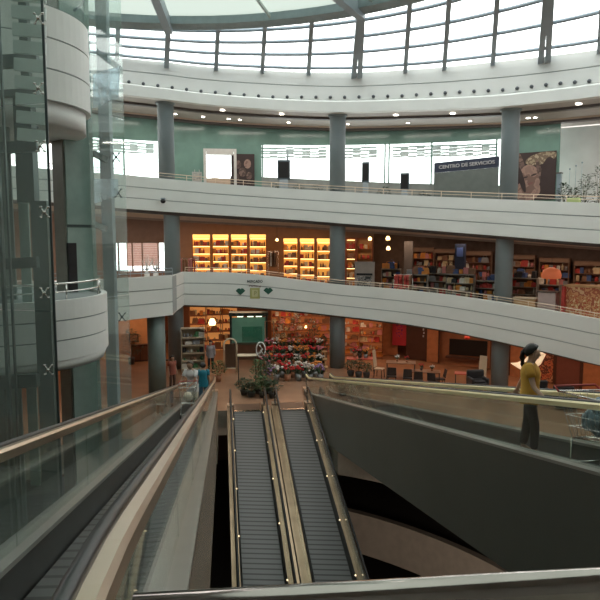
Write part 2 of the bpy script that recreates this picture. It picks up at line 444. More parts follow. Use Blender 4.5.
# glazing of the openings
def pane(n, px0, px1, f0, f1, mull):
    w = facade('window_%d' % n, M_gclear, UR+.05, f0, f1, phi_at(px0, UR), phi_at(px1, UR), .02)
    LOC[w.name] = w.location.copy()
    for px in mull:
        M = place(px, UR, 3); x = ring(phi_at(px, UR), RR).x
        b = MB(M); z0, z1 = f0(x)-floor3(x), f1(x)-floor3(x); b.box((0, 0, (z0+z1)/2), (.09, .12, z1-z0)); b.build('mullion', M_ggreen, w)
    return w
pane(1, 60, 165, lambda x: floor3(x)+1.45, wl, (90, 126, 163))
pane(2, 207, 235, floor3, lambda x: wl(x)-.45, ())
pane(3, 262, 345, lambda x: floor3(x)+1.95, wl, (263,))
pane(4, 345, 430, lambda x: floor3(x)+1.95, wl, (384, 388))
pane(5, 430, 498, lambda x: floor3(x)+1.95, wl, (430, 494))
# outdoor slatted canopy seen at the top of the windows
M_can = mat('grey_outdoor_steel', (.62, .64, .63), .5)
for px0, px1, wh in ((60, 160, 'left of the leftmost column'), (262, 331, 'left of the middle column'), (344, 382, 'right of the middle column'), (391, 498, 'above the dark shop sign')):
    c0 = ring(phi_at((px0+px1)/2, UR+1), UR+1); c0.z = wl(c0.x)
    can = thing('canopy', 'pale slatted outdoor canopy behind the upper window '+wh, 'canopy', c0)
    for k in range(7):
        for j, px in enumerate(range(px0, px1-6, 8)):
            pa = ring(phi_at(px, UR+1.0+k*.25), UR+1.0+k*.25); pb = ring(phi_at(px+8, UR+1.0+k*.25), UR+1.0+k*.25)
            z = wl(pa.x)-.05-.06*k+random.uniform(-.04, .04); pa.z = pb.z = z
            if k in (0, 2, 4, 6) or (j+k) % 2 == 0:
                b = MB(); b.bar(pa, pb, .05, .10); b.build('slat', M_can, can)

# columns: one round shaft per bay and level
def column(px, lev, where, r=.43, rr=RR+.85, z0=None):
    M = place(px, rr, lev); x = ring(phi_at(px, rr), RR).x
    h = LEV[lev][1](x)-LEV[lev][0](x)
    o = thing('column', 'grey round concrete column on the %s, %s' % ({1: 'ground floor', 2: 'middle gallery', 3: 'upper gallery'}[lev], where), 'column', M.translation, 'round columns around the atrium')
    b = MB(M); b.lathe([(r, .02), (r, h-.12)]+[(r, h-.1)], n=28); b.build('shaft', M_col, o)
    b = MB(M); b.lathe([(r*1.06, h-.10), (r*1.22, h-.02), (r*1.22, h+.01)], n=28); b.build('collar', M_col, o)
for px, w in ((168, 'leftmost of the row'), (337, 'in the middle of the row'), (507, 'right of the middle one')):
    column(px, 3, w)
for px, w in ((172, 'leftmost of the row'), (337.5, 'in the middle of the row'), (505, 'right of the middle one')):
    column(px, 2, w)
for px, w in ((174, 'leftmost of the row'), (338, 'in the middle of the row'), (504, 'right of the middle one')):
    column(px, 1, w)
o = thing('column', 'greenish grey round column on the ground floor beneath the middle gallery corner', 'column', W(154, 388, 28.6))
p = W(154, 236, 28.6); b = MB(Matrix.Translation((p.x, p.y, 0))); b.lathe([(.40, 0), (.40, 3.6)], n=28); b.build('shaft', mat('green_grey_paint', (.15, .19, .18), .4, noise=.05), o)

# ------------------------------------------------------------------ glass roof between ring and dome
DX, DY, DR, DZ = -5.0, 14.5, 15.5, 16.95
def dome(phi, r=DR, z=DZ): return Vector((DX+r*math.sin(R(phi)), DY+r*math.cos(R(phi)), z))
def top_of(phi): return phi*1.22+13.3
def rp(phi, k):
    a = ring(phi, RR+.1); a.z = T_ring_top(a.x)-.02
    c_ = dome(top_of(phi), DR+.1, DZ+.15)
    return a.lerp(c_, k)
roof = MB(); N = 60; RA0, RA1 = -58, 84
roof.loft([[rp(RA0+(RA1-RA0)*i/N, k/4) for k in range(5)] for i in range(N+1)], False, False)
gr = struct(roof.build('window_6', M_gclear)); LOC[gr.name] = gr.location.copy()
M_frame = mat('roof_frame_paint', (.33, .40, .45), .45, noise=.03)
mull = [122, 170, 218, 263, 308, 355, 402, 440, 487, 537, 590]
phis = [phi_at(px, RR) for px in mull]
step = 6.6; phis = [phis[0]-step*k for k in (5, 4, 3, 2, 1)]+phis+[phis[-1]+step*k for k in (1, 2, 3, 4, 5)]
for i, ph in enumerate(phis):
    big = i-5 in (1, 5, 9)
    if big:
        for d in ((-.45, .45) if i-5 != 1 else (0,)):
            b = MB(); b.bar(rp(ph+d, -.02)+Vector((0, 0, -.14)), rp(ph+d*.4, 1.04)+Vector((0, 0, -.14)), .24, .34); b.build('rib', M_frame, gr)
    else:
        b = MB(); b.bar(rp(ph, -.02)+Vector((0, 0, -.08)), rp(ph, 1.02)+Vector((0, 0, -.08)), .20, .2); b.build('mullion', M_frame, gr)
for k in (.12, .37, .60, .82):
    b = MB(); b.tube([rp(RA0+(RA1-RA0)*i/70, k)+Vector((0, 0, -.06)) for i in range(71)], .085, 6); b.build('glazing_bar', M_frame, gr)
# ring beam and the shallow translucent roof disc inside it
b = MB(); M_ = 96
b.loft([[dome(360*i/M_, DR+.15, DZ-.28), dome(360*i/M_, DR+.15, DZ+.2), dome(360*i/M_, DR-.5, DZ+.2), dome(360*i/M_, DR-.5, DZ-.2)] for i in range(M_)], True, False, True)
beam = struct(b.build('trim_11', mat('ring_beam_paint', (.30, .38, .40), .5)))
md = bpy.data.materials.new('translucent_roof_sheet'); md.use_nodes = True; nt = md.node_tree; nt.nodes.clear()
out = nt.nodes.new('ShaderNodeOutputMaterial'); ad = nt.nodes.new('ShaderNodeMixShader'); tl = nt.nodes.new('ShaderNodeBsdfTranslucent'); df = nt.nodes.new('ShaderNodeBsdfDiffuse')
nz = nt.nodes.new('ShaderNodeTexNoise'); nz.inputs['Scale'].default_value = .5; rp_ = nt.nodes.new('ShaderNodeValToRGB')
rp_.color_ramp.elements[0].color = (.30, .36, .335, 1); rp_.color_ramp.elements[1].color = (.36, .41, .38, 1)
nt.links.new(nz.outputs[0], rp_.inputs[0]); nt.links.new(rp_.outputs[0], tl.inputs[0]); nt.links.new(rp_.outputs[0], df.inputs[0])
ad.inputs[0].default_value = .45; nt.links.new(tl.outputs[0], ad.inputs[1]); nt.links.new(df.outputs[0], ad.inputs[2]); nt.links.new(ad.outputs[0], out.inputs[0])
b = MB(); b.loft([[dome(360*i/M_, r, DZ+.1+(DR-r)*.06) for r in (DR-.4, 10, 5, .5)] for i in range(M_)], False, False, True)
dm = struct(b.build('ceiling_roof_disc', md)); LOC[dm.name] = dm.location.copy()
for ph in [top_of(phi_at(170, RR))+18*k for k in range(20)]:
    b = MB(); b.bar(dome(ph, DR-.4, DZ-.05), dome(ph, 1, DZ+.75), .12 if round(ph) % 2 else .07, .14); b.build('seam_rib', mat('pale_rib_paint', (.45, .52, .50), .5), dm)
for px, bx, by in ((170, 165, -30), (354, 343, -18)):
    ph = top_of(phi_at(px, RR)); p0 = dome(ph, DR+.2, DZ-.2); p1 = dome(ph, 2, DZ+.2)
    b = MB(); b.bar(p0, p1, .35, .5); struct(b.build('trim_12' if px == 170 else 'trim_13', M_frame))
# rear part of the hall, behind and beside the camera
rear = [ring(A1+(360-(A1-A0))*i/40, RR+.3) for i in range(41)]
b = MB(); b.loft([[p+Vector((0, 0, 5.2)) for p in rear], [p+Vector((0, 0, 16.2)) for p in rear]], False, False)
struct(b.build('wall_rear', mat('rear_wall_paint', (.35, .34, .32), .7)))
b = MB(); b.loft([[p+Vector((0, 0, -9.6)) for p in rear], [p+Vector((0, 0, 5.2)) for p in rear]], False, False)
struct(b.build('wall_rear_lower', mat('rear_lower_paint', (.16, .15, .14), .7)))
# roof sheet joining the rear wall to the disc
b = MB(); rr2 = [dome(top_of(A1)+(360-(top_of(A1)-top_of(A0)))*i/40, DR+.1, DZ+.15) for i in range(41)]
b.loft([[p+Vector((0, 0, 16.2)), q] for p, q in zip(rear, rr2)], False, False)
struct(b.build('ceiling_rear', mat('rear_ceiling', (.5, .5, .48), .7)))
SKY = 4.0; L1E = 32; L2E = 34; L3E = 50

# ================================================================== MOVING WALKWAYS
M_pal = stripes('ribbed_pallet_metal', (.13, .135, .135), (.055, .055, .055), 1, 5.0, .45, .5, .72)
M_wdeck = mat('satin_deck', (.42, .41, .38), .3, .6, noise=.05)
M_glow = emis('warm_glint_dot', (1.0, .75, .45), 2.5)
M_trimgold = mat('bright_gold_trim', (.95, .84, .52), .3, .35, noise=.05, scale=1)
def walkway(label, a0, a1, zf, s0, s1, up, dmat, omat, drop, trim, knots, ro=0.0,  glassm=M_gbal, group=None, lights=0, ow=(.12, .12), tag_newel=True):
    am = (a0+a1)/2
    root = thing('moving_walkway', label, 'moving walkway', T(am, s1, 0), group)
    S = sorted(set([s0, s1]+[k for k in knots if s0 < k < s1]+[k+d for k in knots for d in (-.6, -.3, .3, .6) if s0 < k+d < s1]))
    def zz(s):       # rounded at the knees
        w_ = .6; return sum(zf(s+w_*(i/6-.5)*1.6) for i in range(7))/7
    def strip(prof, name, m, S=S):
        b = MB(); b.loft([[T(a, s, zz(s)+z) for a, z in prof] for s in S]); return b.build(name, m, root)
    strip([(a0+.15, -.12), (a1-.15, -.12), (a1-.15, 0), (a0+.15, 0)], 'pallet_belt', M_pal)
    for a, d, o_ in ((a0, -1, ow[0]), (a1, 1, ow[1])):
        strip([(a-d*.16, -.12), (a-d*.03, -.12), (a-d*.03, .2), (a-d*.07, .2)], 'skirt_panel', M_ddeck)
        strip([(a-d*.085, .2), (a+d*o_, .2), (a+d*o_, .235), (a-d*.085, .235)], 'deck', dmat)
        strip([(a+d*(o_-.05), .2), (a+d*o_, .2), (a+d*o_, -drop), (a+d*(o_-.05), -drop)], 'side_cladding', omat)
        gS = []; s = s0; 
        # glass in panels with narrow joints
        L = 2.2; s = s0
        segs = []
        while s < s1-.05:
            e = min(s+L, s1+.05); segs.append((s, e)); s = e
        for q, (u, v) in enumerate(segs):
            pts_ = sorted(set([u+.01, v-.01]+[k for k in S if u+.02 < k < v-.02]))
            b = MB(); b.loft([[T(a-.006, k, zz(k)+.235), T(a+.006, k, zz(k)+.235), T(a+.006, k, zz(k)+.885), T(a-.006, k, zz(k)+.885)] for k in pts_]); b.build('glass_panel', glassm, root)
        # handrail with the rounded newel end on the lower floor
        path = [(k, zz(k)+.945) for k in S]
        e = s1; r = .36; zc = zz(e)+.945-r
        arc = [(e+r*math.sin(PI*i/12)*1.0, zc+r*math.cos(PI*i/12)) for i in range(1, 13)]
        full = path+arc
        b = MB(); b.tube([T(a+ro, k, z-(.012 if ro else 0)) for k, z in full], .026 if ro else .036, 8, flat=.9); hr_ = b.build('handrail', M_rubber, root)
        tp = path+[(e+(r-.06)*math.sin(PI*i/12), zc+(r-.06)*math.cos(PI*i/12)) for i in range(1, 12)]
        b = MB(); w0, w1 = (-.03, .05) if ro < 0 else ((-.05, .03) if ro > 0 else (-.04, .04))
        b.loft([[T(a+w0, k, z-.085), T(a+w1, k, z-.085), T(a+w1, k, z-.03), T(a+w1-.015, k, z-.012), T(a+w0+.015, k, z-.012), T(a+w0, k, z-.03)] for k, z in path]); b.build('rail_trim', trim, hr_)
        # curved glass nose
        b = MB(); nose = [(e, zz(e)+.235)]+[(e, zz(e)+.885)]+[(e+(r-.06)*math.sin(PI*i/10), zc+(r-.06)*math.cos(PI*i/10)) for i in range(1, 10)]+[(e+.1, zz(e)+.235)]
        b.loft([[T(a+t, k, z) for k, z in nose] for t in (-.006, .006)]); b.build('newel_glass', glassm, root)
        b = MB(); b.box((0, 0, .12), (.26, .42, .24), M=Matrix.Translation(T(a, e+.25, zf(s1))) @ Matrix.Rotation(HEAD, 4, 'Z')); b.build('newel_base', M_champ, root)
        for q in range(lights):  # glowing dots stand in for downlight reflections on the deck
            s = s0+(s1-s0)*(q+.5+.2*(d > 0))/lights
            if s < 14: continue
            b = MB(); b.ball(T(a-d*.10, s, zz(s)+.25), .022, 8); b.build('deck_glint', M_glow, root)
    b = MB(); b.loft([[T(a0+.15, s, zf(s1)+.012), T(a1-.15, s, zf(s1)+.012), T(a1-.15, s, zf(s1)-.05), T(a0+.15, s, zf(s1)-.05)] for s in (s1-.05, s1+.12)]); b.build('comb_plate', M_chrome, root, 'bright comb plate')
    b = MB(); b.loft([[T(a0+.15, s, zf(s1)+.008), T(a1-.15, s, zf(s1)+.008), T(a1-.15, s, zf(s1)-.05), T(a0+.15, s, zf(s1)-.05)] for s in (s1+.12, s1+1.1)]); b.build('landing_plate', mat('brown_landing_plate', (.20, .12, .08), .35, .4), root)
    return root
def z_down(s): return max(0.0, min(5.55, 5.85-.2126*s))+.012
def z_up(s): return min(0.0, -5.45+.2126*s)+.012
M_trimch = M_champ
walkway('glass sided moving walkway sloping down on the left, two shoppers at its far end', -1.36, -.31, z_down, -2.4, 28.2, False, M_wdeck, M_cladb, 1.55, M_champ, (1.4, 27.5), -.034)
walkway('long grey clad moving walkway sloping down on the right, woman in yellow riding it', 3.87, 4.97, z_down, -2.4, 28.2, False, M_wdeck, M_clad, 1.45, M_trimgold, (1.4, 27.5), .03)
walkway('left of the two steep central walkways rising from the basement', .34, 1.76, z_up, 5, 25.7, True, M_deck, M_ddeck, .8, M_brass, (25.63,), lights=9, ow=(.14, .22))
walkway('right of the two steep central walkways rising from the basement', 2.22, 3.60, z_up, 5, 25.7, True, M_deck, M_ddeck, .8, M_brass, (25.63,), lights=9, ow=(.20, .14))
# upper landing the camera stands on and its guard rail
b = MB(); b.prism([T(-.17, 1.15, 0)[:2], T(3.73, 1.15, 0)[:2], T(3.73, -4, 0)[:2], T(-.17, -4, 0)[:2]], 5.25, 5.55)
struct(b.build('floor_landing', mat('beige_landing_tile', (.45, .42, .37), .3)))
b = MB(); b.prism([T(-9, -2.6, 0)[:2], T(12, -2.6, 0)[:2], T(12, -7, 0)[:2], T(-9, -7, 0)[:2]], 5.24, 5.54)
struct(b.build('floor_rear', mat('beige_landing_tile', (.45, .42, .37), .3)))
g = thing('guard_rail', 'thick polished steel guard rail crossing the bottom of the view', 'railing', (1.4, 1.2, 5.55))
def atv(px, py, v):
    q = W(px, py, 1.0)-Vector((0, 0, EYE)); q *= v/-q.z; return q+Vector((0, 0, EYE))
p0, p1 = atv(143, 612, .66), atv(600, 585, .66)
p0 = p1+(p0-p1)*1.02; p1 = p0+(p1-p0)*2.2
b = MB(); b.tube([p0, p0.lerp(p1, .5), p1], .032, 20); b.build('top_rail', mat('worn_steel', (.50, .45, .42), .16, 1, noise=.1, scale=8), g)
for k in (.04, .35, .66, .97):
    p = p0.lerp(p1, k); b = MB(); b.lathe([(.022, 5.56), (.022, 6.55)], (p.x, p.y, 0), 12); b.build('post', M_chrome, g)
for k in range(3):
    q0, q1 = p0.lerp(p1, .05+.31*k), p0.lerp(p1, .34+.31*k)
    b = MB(); b.bar(q0-Vector((0, 0, .5)), q1-Vector((0, 0, .5)), .012, .78); b.build('glass_panel', M_gbal, g)

# ================================================================== GLASS LIFT TOWER ON THE LEFT
tw = thing('glass_lift_tower', 'tall green tinted glass lift tower with steel frame at the left edge', 'lift tower', (-5.6, 10.5, 0))
M_pan = mat('pale_reflection_stripe', (.72, .78, .76), .4)
def pq(px, Y, z): p = W(px, 236, Y); return Vector((p.x, p.y, z))
def sheet(name, pxa, Ya, pxb, Yb, z0, z1, m, th=.02, parent=None):
    a, c_ = pq(pxa, Ya, z0), pq(pxb, Yb, z0); d = (c_-a).normalized(); n_ = Vector((-d.y, d.x, 0))*th/2
    b = MB(); b.loft([[a-n_, a+n_, a+n_+Vector((0, 0, z1-z0)), a-n_+Vector((0, 0, z1-z0))], [c_-n_, c_+n_, c_+n_+Vector((0, 0, z1-z0)), c_-n_+Vector((0, 0, z1-z0))]])
    return b.build(name, m, parent)
zc = [0.02, 3.55, 6.1, 9.2, 11.5, 15.8]
for z0, z1 in zip(zc, zc[1:]):
    sheet('glass_panel', -45, 10.0, 50.5, 9.6, z0+.01, z1-.01, M_gtow, parent=tw)
gsc = thing('glass_screen', 'tall clear glass screen on a blue grey steel mullion right of the lift pillar', 'glass screen', (-4.9, 16.1, 0))
for z0, z1 in ((0.02, 5.7), (5.72, 10.2), (10.22, 15.8)):
    sheet('glass_panel', 92, 15.4, 127, 16.6, z0, z1, M_gtow, parent=gsc)
def vbar(px, Y, w_, d_, z0, z1, m, name='mullion', par=None):
    p = pq(px, Y, z0); b = MB(); b.box((p.x, p.y, (z0+z1)/2), (w_, d_, z1-z0)); return b.build(name, m, par or tw)
vbar(1.5, 10.2, .05, .08, 0, 15.8, M_dsteel); vbar(9, 10.4, .03, .05, 0, 15.8, M_dsteel)
vbar(51.3, 9.6, .035, .02, 0, 15.8, M_dsteel)
vbar(109, 16.35, .27, .27, 0, 16.2, M_frame, par=gsc)
M_gg = mat('green_grey_steel', (.11, .145, .14), .35, .3, noise=.06)
vbar(42, 12.0, .30, .22, 0, 7.9, M_gg, 'steel_post')
vbar(30, 12.6, .34, .25, 7.9, 16, M_gg, 'steel_post')
vbar(-8, 12.6, .30, .25, 0, 16, M_gg, 'steel_post')
vbar(25, 12.9, .20, .05, 2.0, 15.8, mat('pale_green_panel', (.38, .47, .44), .3), 'pale_panel')
vbar(6, 13.4, .35, .05, 0.2, 15.8, mat('smoky_panel', (.22, .26, .255), .3), 'smoky_panel')
for y, h in ((60, .22), (92, .12), (146, .2), (262, .2), (380, .25)):
    p, q = W(-30, y+4, 11.6), W(38, y, 11.6); b = MB(); b.bar(p, q, .14, h); b.build('cross_beam', M_dsteel, tw)
for (xa, ya, xb, yb) in ((16, 72, 6, 62), (0, 110, 24, 136), (0, 140, 24, 146)):
    pass
for k in range(9):  # stripes reflected in the tower glass, built as pale bars
    y = -6+17.5*k; p, q = W(11+k*.8, y, 11.25), W(46, y+3, 11.35)
    b = MB(); b.bar(p, q, .08, .21); b.build('reflection_stripe', M_pan, tw)
# spider fittings that hold the glass
for px, py, Y in ((38, 18, 9.5), (38, 88, 9.5), (40, 146, 9.5), (44, 212, 9.5), (44, 293, 9.5), (48, 370, 9.5), (116, 157, 15.9), (118, 193, 15.9), (122, 317, 15.9)):
    c_ = W(px, py, Y); s = .8 if Y < 10 else 1.1
    b = MB(); b.ball(c_, .035*s, 8)
    for dx in (-1, 1):
        for dz in (-1, 1):
            e = c_+Vector((dx*.07*s, .02, dz*.09*s)); b.tube([c_, e], .012*s, 6); b.lathe([(.026*s, -.012), (.026*s, .012)], e, 10)
    b.build('glass_fitting', M_chrome if Y < 10 else M_dsteel, tw if Y < 10 else gsc)
for ya, yb in ((153, 160), (224, 229), (350, 340)):
    p, q = W(93, ya, 15.7), W(106, yb, 16.1); b = MB(); b.bar(p, q, .1, .14); b.build('cross_beam', M_dsteel, gsc)
# reflections on the glass, built as pale panes
for (x0, y0, x1, y1, x2, y2, x3, y3) in ((93, 74, 120, 66, 118, 98, 93, 108), (94, 179, 118, 179, 118, 195, 94, 204)):
    Y = 14.9; P4 = [W(x0, y0, Y), W(x1, y1, Y+.6), W(x2, y2, Y+.6), W(x3, y3, Y)]
    b = MB(); b.loft([P4, [p+Vector((0, .03, 0)) for p in P4]]); b.build('reflection_pane', glass('reflection_pane', (.80, .90, .95), .12, .2, haze=.22), gsc, 'pale blue pane standing for a reflection')
# pillar behind the landings
pl = thing('lift_pillar', 'clad pillar, pale green lit side and brown shaded side, behind the white curved lift landings', 'pillar', (-5.6, 15.6, 0))
A_, B_, C_, D_ = pq(56.5, 15.5, 0), pq(67, 15.1, 0), pq(95, 15.7, 0), pq(74, 16.5, 0)
def face(a, c_, z0, z1, m, name, label=None, t=.04):
    d = (c_-a).normalized(); n_ = Vector((d.y, -d.x, 0))*t
    b = MB(); U = Vector((0, 0, 1))
    b.loft([[a+U*z0, a+n_+U*z0, a+n_+U*z1, a+U*z1], [c_+U*z0, c_+n_+U*z0, c_+n_+U*z1, c_+U*z1]]); return b.build(name, m, pl, label)
b = MB(); b.prism([p[:2] for p in (A_, B_, C_, D_)], 0, 16); b.build('core', M_gg, pl)
face(A_, B_, 0.02, 16, mat('cladding_shaded_side', (.27, .27, .235), .4), 'cladding', 'brown grey cladding')  # one cladding; light and shade are put into its two face colours
for z0, z1 in ((.02, 7.45), (7.52, 10.6), (10.67, 16)):
    face(B_, C_, z0, z1, mat('cladding_lit_side', (.34, .44, .40), .25), 'cladding', 'pale green cladding, lit tone')
d = (C_-B_)
face(B_+d*-.02, B_+d*.26, W(70, 297, 15.1).z, W(70, 243, 15.1).z, mat('dark_slot', (.03, .028, .03), .3), 'lift_display', 'dark upright slot', .07)
# curved white landings
M_drum = mat('bright_white_panel', (.88, .88, .86), .45, noise=.02)
def landing(label, z0, z1, r, n, cx=-6.6, cy=14.0, zl=None, rail=False, rl=None):
    o = thing('lift_landing', label, 'balcony', (cx, cy, z0))
    for i in range(n):
        a, c_ = z0+(z1-z0)*i/n+.015*(i > 0), z0+(z1-z0)*(i+1)/n-.015*(i < n-1)
        b = MB(); b.lathe([(r, a), (r, c_), (r-.12, c_), (r-.12, a)], (cx, cy, 0), 64, False); b.v = b.v; 
        rings = [[Vector((cx+q*math.cos(2*PI*k/64), cy+q*math.sin(2*PI*k/64), z)) for k in range(64)] for q, z in ((r, a), (r, c_), (r-.12, c_), (r-.12, a))]
        b = MB(); b.loft(rings+[rings[0]], True, False, smooth=False); b.build('drum_panel', M_drum, o)
    b = MB(); b.lathe([(r-.03, z0+.02), (r-.03, z1-.05)], (cx, cy, 0), 64); b.build('drum_core', M_groove, o)
    b = MB(); b.lathe([(rl or r-.1, zl), (r-.02, z0)] if not rl else [(rl, zl), (rl, z0+.02)], (cx, cy, 0), 64); b.build('lower_drum', M_drum, o)
    if rail:
        b = MB(); b.tube([Vector((cx+(r-.15)*math.cos(t), cy+(r-.15)*math.sin(t), z1+.33)) for t in [R(-120+150*i/30) for i in range(31)]], .022, 8); b.build('handrail', M_chrome, o)
        b = MB(); b.tube([Vector((cx+(r-.15)*math.cos(t), cy+(r-.15)*math.sin(t), z1+.16)) for t in [R(-120+150*i/30) for i in range(31)]], .015, 8); b.build('middle_rail', M_chrome, o)
        for t in (-110, -70, -30, 5, 25):
            b = MB(); b.lathe([(.02, z1-.05), (.02, z1+.33)], (cx+(r-.15)*math.cos(R(t)), cy+(r-.15)*math.sin(R(t)), 0), 8); b.build('post', M_chrome, o)
    return o
landing('white curved lift landing with a steel handrail, the lower one', 4.72, 5.95, 2.2, 3, zl=4.50, rail=True)
u = landing('large white curved lift landing high up on the left, the upper one', 9.95, 11.75, 1.97, 3, zl=9.5, rl=1.86)
b = MB(); b.lathe([(.10, 9.46), (.10, 9.5)], (-5.5, 13.3, 0), 16); b.build('soffit_lamp', M_dsteel, u)
b = MB(); b.tube([Vector((-6.6+1.9*math.cos(t), 14+1.9*math.sin(t), 12.5)) for t in [R(-140+200*i/40) for i in range(41)]], .03, 8); b.build('handrail', M_frame, u)
b = MB(); b.loft([[Vector((-6.6+1.9*math.cos(t), 14+1.9*math.sin(t), z)) for z in (11.75, 12.48)] for t in [R(-140+200*i/40) for i in range(41)]], False, False); b.build('glass_guard', M_gtow, u)
# straight gallery section that leads from the ring to the lift
j0 = ring(ph180, RR); j1 = pq(171, 28.6, 0); j2 = pq(98, 25.8, 0); j3 = pq(40, 24.0, 0)
zt0, zb0 = T_b2_top(j0.x), T_b2_bot(j0.x); ZT, ZB = 5.47, 3.66
root = None
for i in range(3):
    b = MB(); rings = []
    for p, zt_, zb_ in ((j0, zt0, zb0), (j1, ZT, ZB), (j2, ZT, ZB), (j3, ZT, ZB)):
        a, c_ = zb_+(zt_-zb_)*i/3+.02*(i > 0), zb_+(zt_-zb_)*(i+1)/3-.02*(i < 2)
        q = p+Vector((-.05, .25, 0)) if p in (j1, j2, j3) else p+Vector((.1, .25, 0))
        rings.append([Vector((p.x, p.y, a)), Vector((p.x, p.y, c_)), Vector((q.x, q.y, c_)), Vector((q.x, q.y, a))])
    b.loft(rings)
    if root is None: root = struct(b.build('wall_lift_bridge', M_white)); LOC[root.name] = root.location.copy()
    else: b.build('fascia_panel', M_white, root)
b = MB(); b.loft([[p+Vector((.0, .12, zz_)), p+Vector((.0, .22, zz_)), p+Vector((0, .22, zt_)), p+Vector((0, .12, zt_))] for p, zz_, zt_ in ((j0, zb0+.05, zt0-.05), (j1, ZB+.05, ZT-.05), (j2, ZB+.05, ZT-.05), (j3, ZB+.05, ZT-.05))]); b.build('joint_backing', M_groove, root)
b = MB(); q = [ring(a, RR+.4) for a in (-58, -50, -40, -30, -24, phi_at(181, RR))]
b.prism([(p.x, p.y) for p in [j1+Vector((0, .2, 0)), j2+Vector((0, .2, 0)), j3+Vector((0, .2, 0))]]+[(p.x, p.y) for p in q], ZB, ZB+.3); struct(b.build('floor_lift_bridge', M_gfloor))
# gallery handrails
def gallery_rail(label, lev, a0, a1, h, gap, m=M_champ, group=None):
    f = LEV[lev][0]; top = (T_b3_top if lev == 3 else T_b2_top)
    o = thing('gallery_handrail', label, 'railing', ring((a0+a1)/2, RR+.15)+Vector((0, 0, top(ring((a0+a1)/2, RR).x))))
    n = int((a1-a0)/1.5)
    for k, z in ((1, h), (0, h*.5)):
        b = MB(); b.tube([ring(a0+(a1-a0)*i/n, RR+.15)+Vector((0, 0, top(ring(a0+(a1-a0)*i/n, RR).x)+z)) for i in range(n+1)], .02 if k else .012, 6); b.build('top_rail' if k else 'lower_rail', m, o)
    n = int((a1-a0)/gap)
    for i in range(n+1):
        p = ring(a0+(a1-a0)*i/n, RR+.15); z = top(ring(a0+(a1-a0)*i/n, RR).x)
        b = MB(); b.lathe([(.015, z-.02), (.015, z+h)], (p.x, p.y, 0), 6); b.build('post', m, o)
gallery_rail('thin steel handrail on top of the upper white gallery wall', 3, -40, 70, .28, 4)
gallery_rail('thin steel handrail on top of the middle white gallery wall', 2, ph180+.5, 70, .24, 4)
o = thing('gallery_handrail', 'grey railing on the white bridge section beside the lift', 'railing', (j1.x, j1.y, ZT))
for z in (.16, .32):
    b = MB(); b.tube([p+Vector((0, .12, ZT+z)) for p in (j1, j2, j3)], .022, 6); b.build('rail', M_frame, o)
for i in range(12):
    p = j1.lerp(j3, i/11)+Vector((0, .12, ZT)); b = MB(); b.lathe([(.015, -.02), (.015, .32)], p, 6); b.build('post', M_frame, o)
# round fittings along the roof ring
for i in range(34):
    px = 133+14.05*i
    if px > 600: break
    y = yval(px, [(133, 82), (200, 91), (270, 97), (340, 97.5), (400, 96), (450, 92.5), (500, 90), (548, 84), (598, 80)])
    ph = phi_at(px, RR); x = ring(ph, RR).x; p = ring(ph, RR-.0); z = W(px, y, p.y).z
    M = Matrix.Translation((p.x, p.y, z)) @ Matrix.Rotation(-R(ph), 4, 'Z') @ Matrix.Rotation(PI/2, 4, 'X')
    b = MB(M); b.lathe([(.0, .0), (.085, .0), (.085, .06), (.06, .10), (.0, .10)], (0, 0, 0), 14)
    tag(b.build('ring_spotlight', mat('dark_fitting', (.10, .11, .12), .3, .5)), 'small dark round spotlight in the row along the white roof ring', 'spotlight', 'row of dark spotlights on the roof ring')
# recessed downlights
M_lamp = emis('downlight_glow', (1.0, .95, .85), 14)
def downlight(px, py, ceil, r, group, label, size=.11, zoff=0):
    ph = phi_at(px, r); p = ring(ph, r); z = ceil(ring(ph, RR).x)-zoff
    o = thing('downlight', label, 'light', (p.x, p.y, z), group)
    b = MB(); b.lathe([(size*1.35, z-.03), (size*1.35, z), (size, z), (size, z-.03)], (p.x, p.y, 0), 16, False); b.build('rim', M_chrome, o)
    b = MB(); b.lathe([(size, z-.02), (size, z-.005)], (p.x, p.y, 0), 16); b.build('lens', M_lamp, o)
for px in (224, 282, 394, 450, 573): downlight(px, 0, T_ring_bot, RR+.95, 'outer downlights of the upper gallery ceiling', 'bright recessed downlight near the front edge of the upper gallery ceiling', .13)
for px in (178, 205, 230, 241, 289, 347, 406, 467, 524, 531, 598): downlight(px, 0, T_ring_bot, RR+3.0, 'inner downlights of the upper gallery ceiling', 'small warm downlight farther back in the upper gallery ceiling', .10, .07)
for px in (231, 236, 285): downlight(px, 0, T_b3_bot, RR+1.4, 'downlights of the middle gallery ceiling', 'small downlight in the middle gallery ceiling', .10)
# security cameras under the parapet
p = W(163, 201, ring(phi_at(163, RR), RR).y-.30)
o = thing('security_camera', 'dark dome security camera on the left of the upper white gallery wall', 'camera', p)
b = MB(); b.ball(p, .14, 12, (1, .8, .9)); b.build('dome', M_rubber, o); b = MB(); b.box(p+Vector((0, .06, .12)), (.22, .16, .08)); b.build('bracket', M_frame, o)

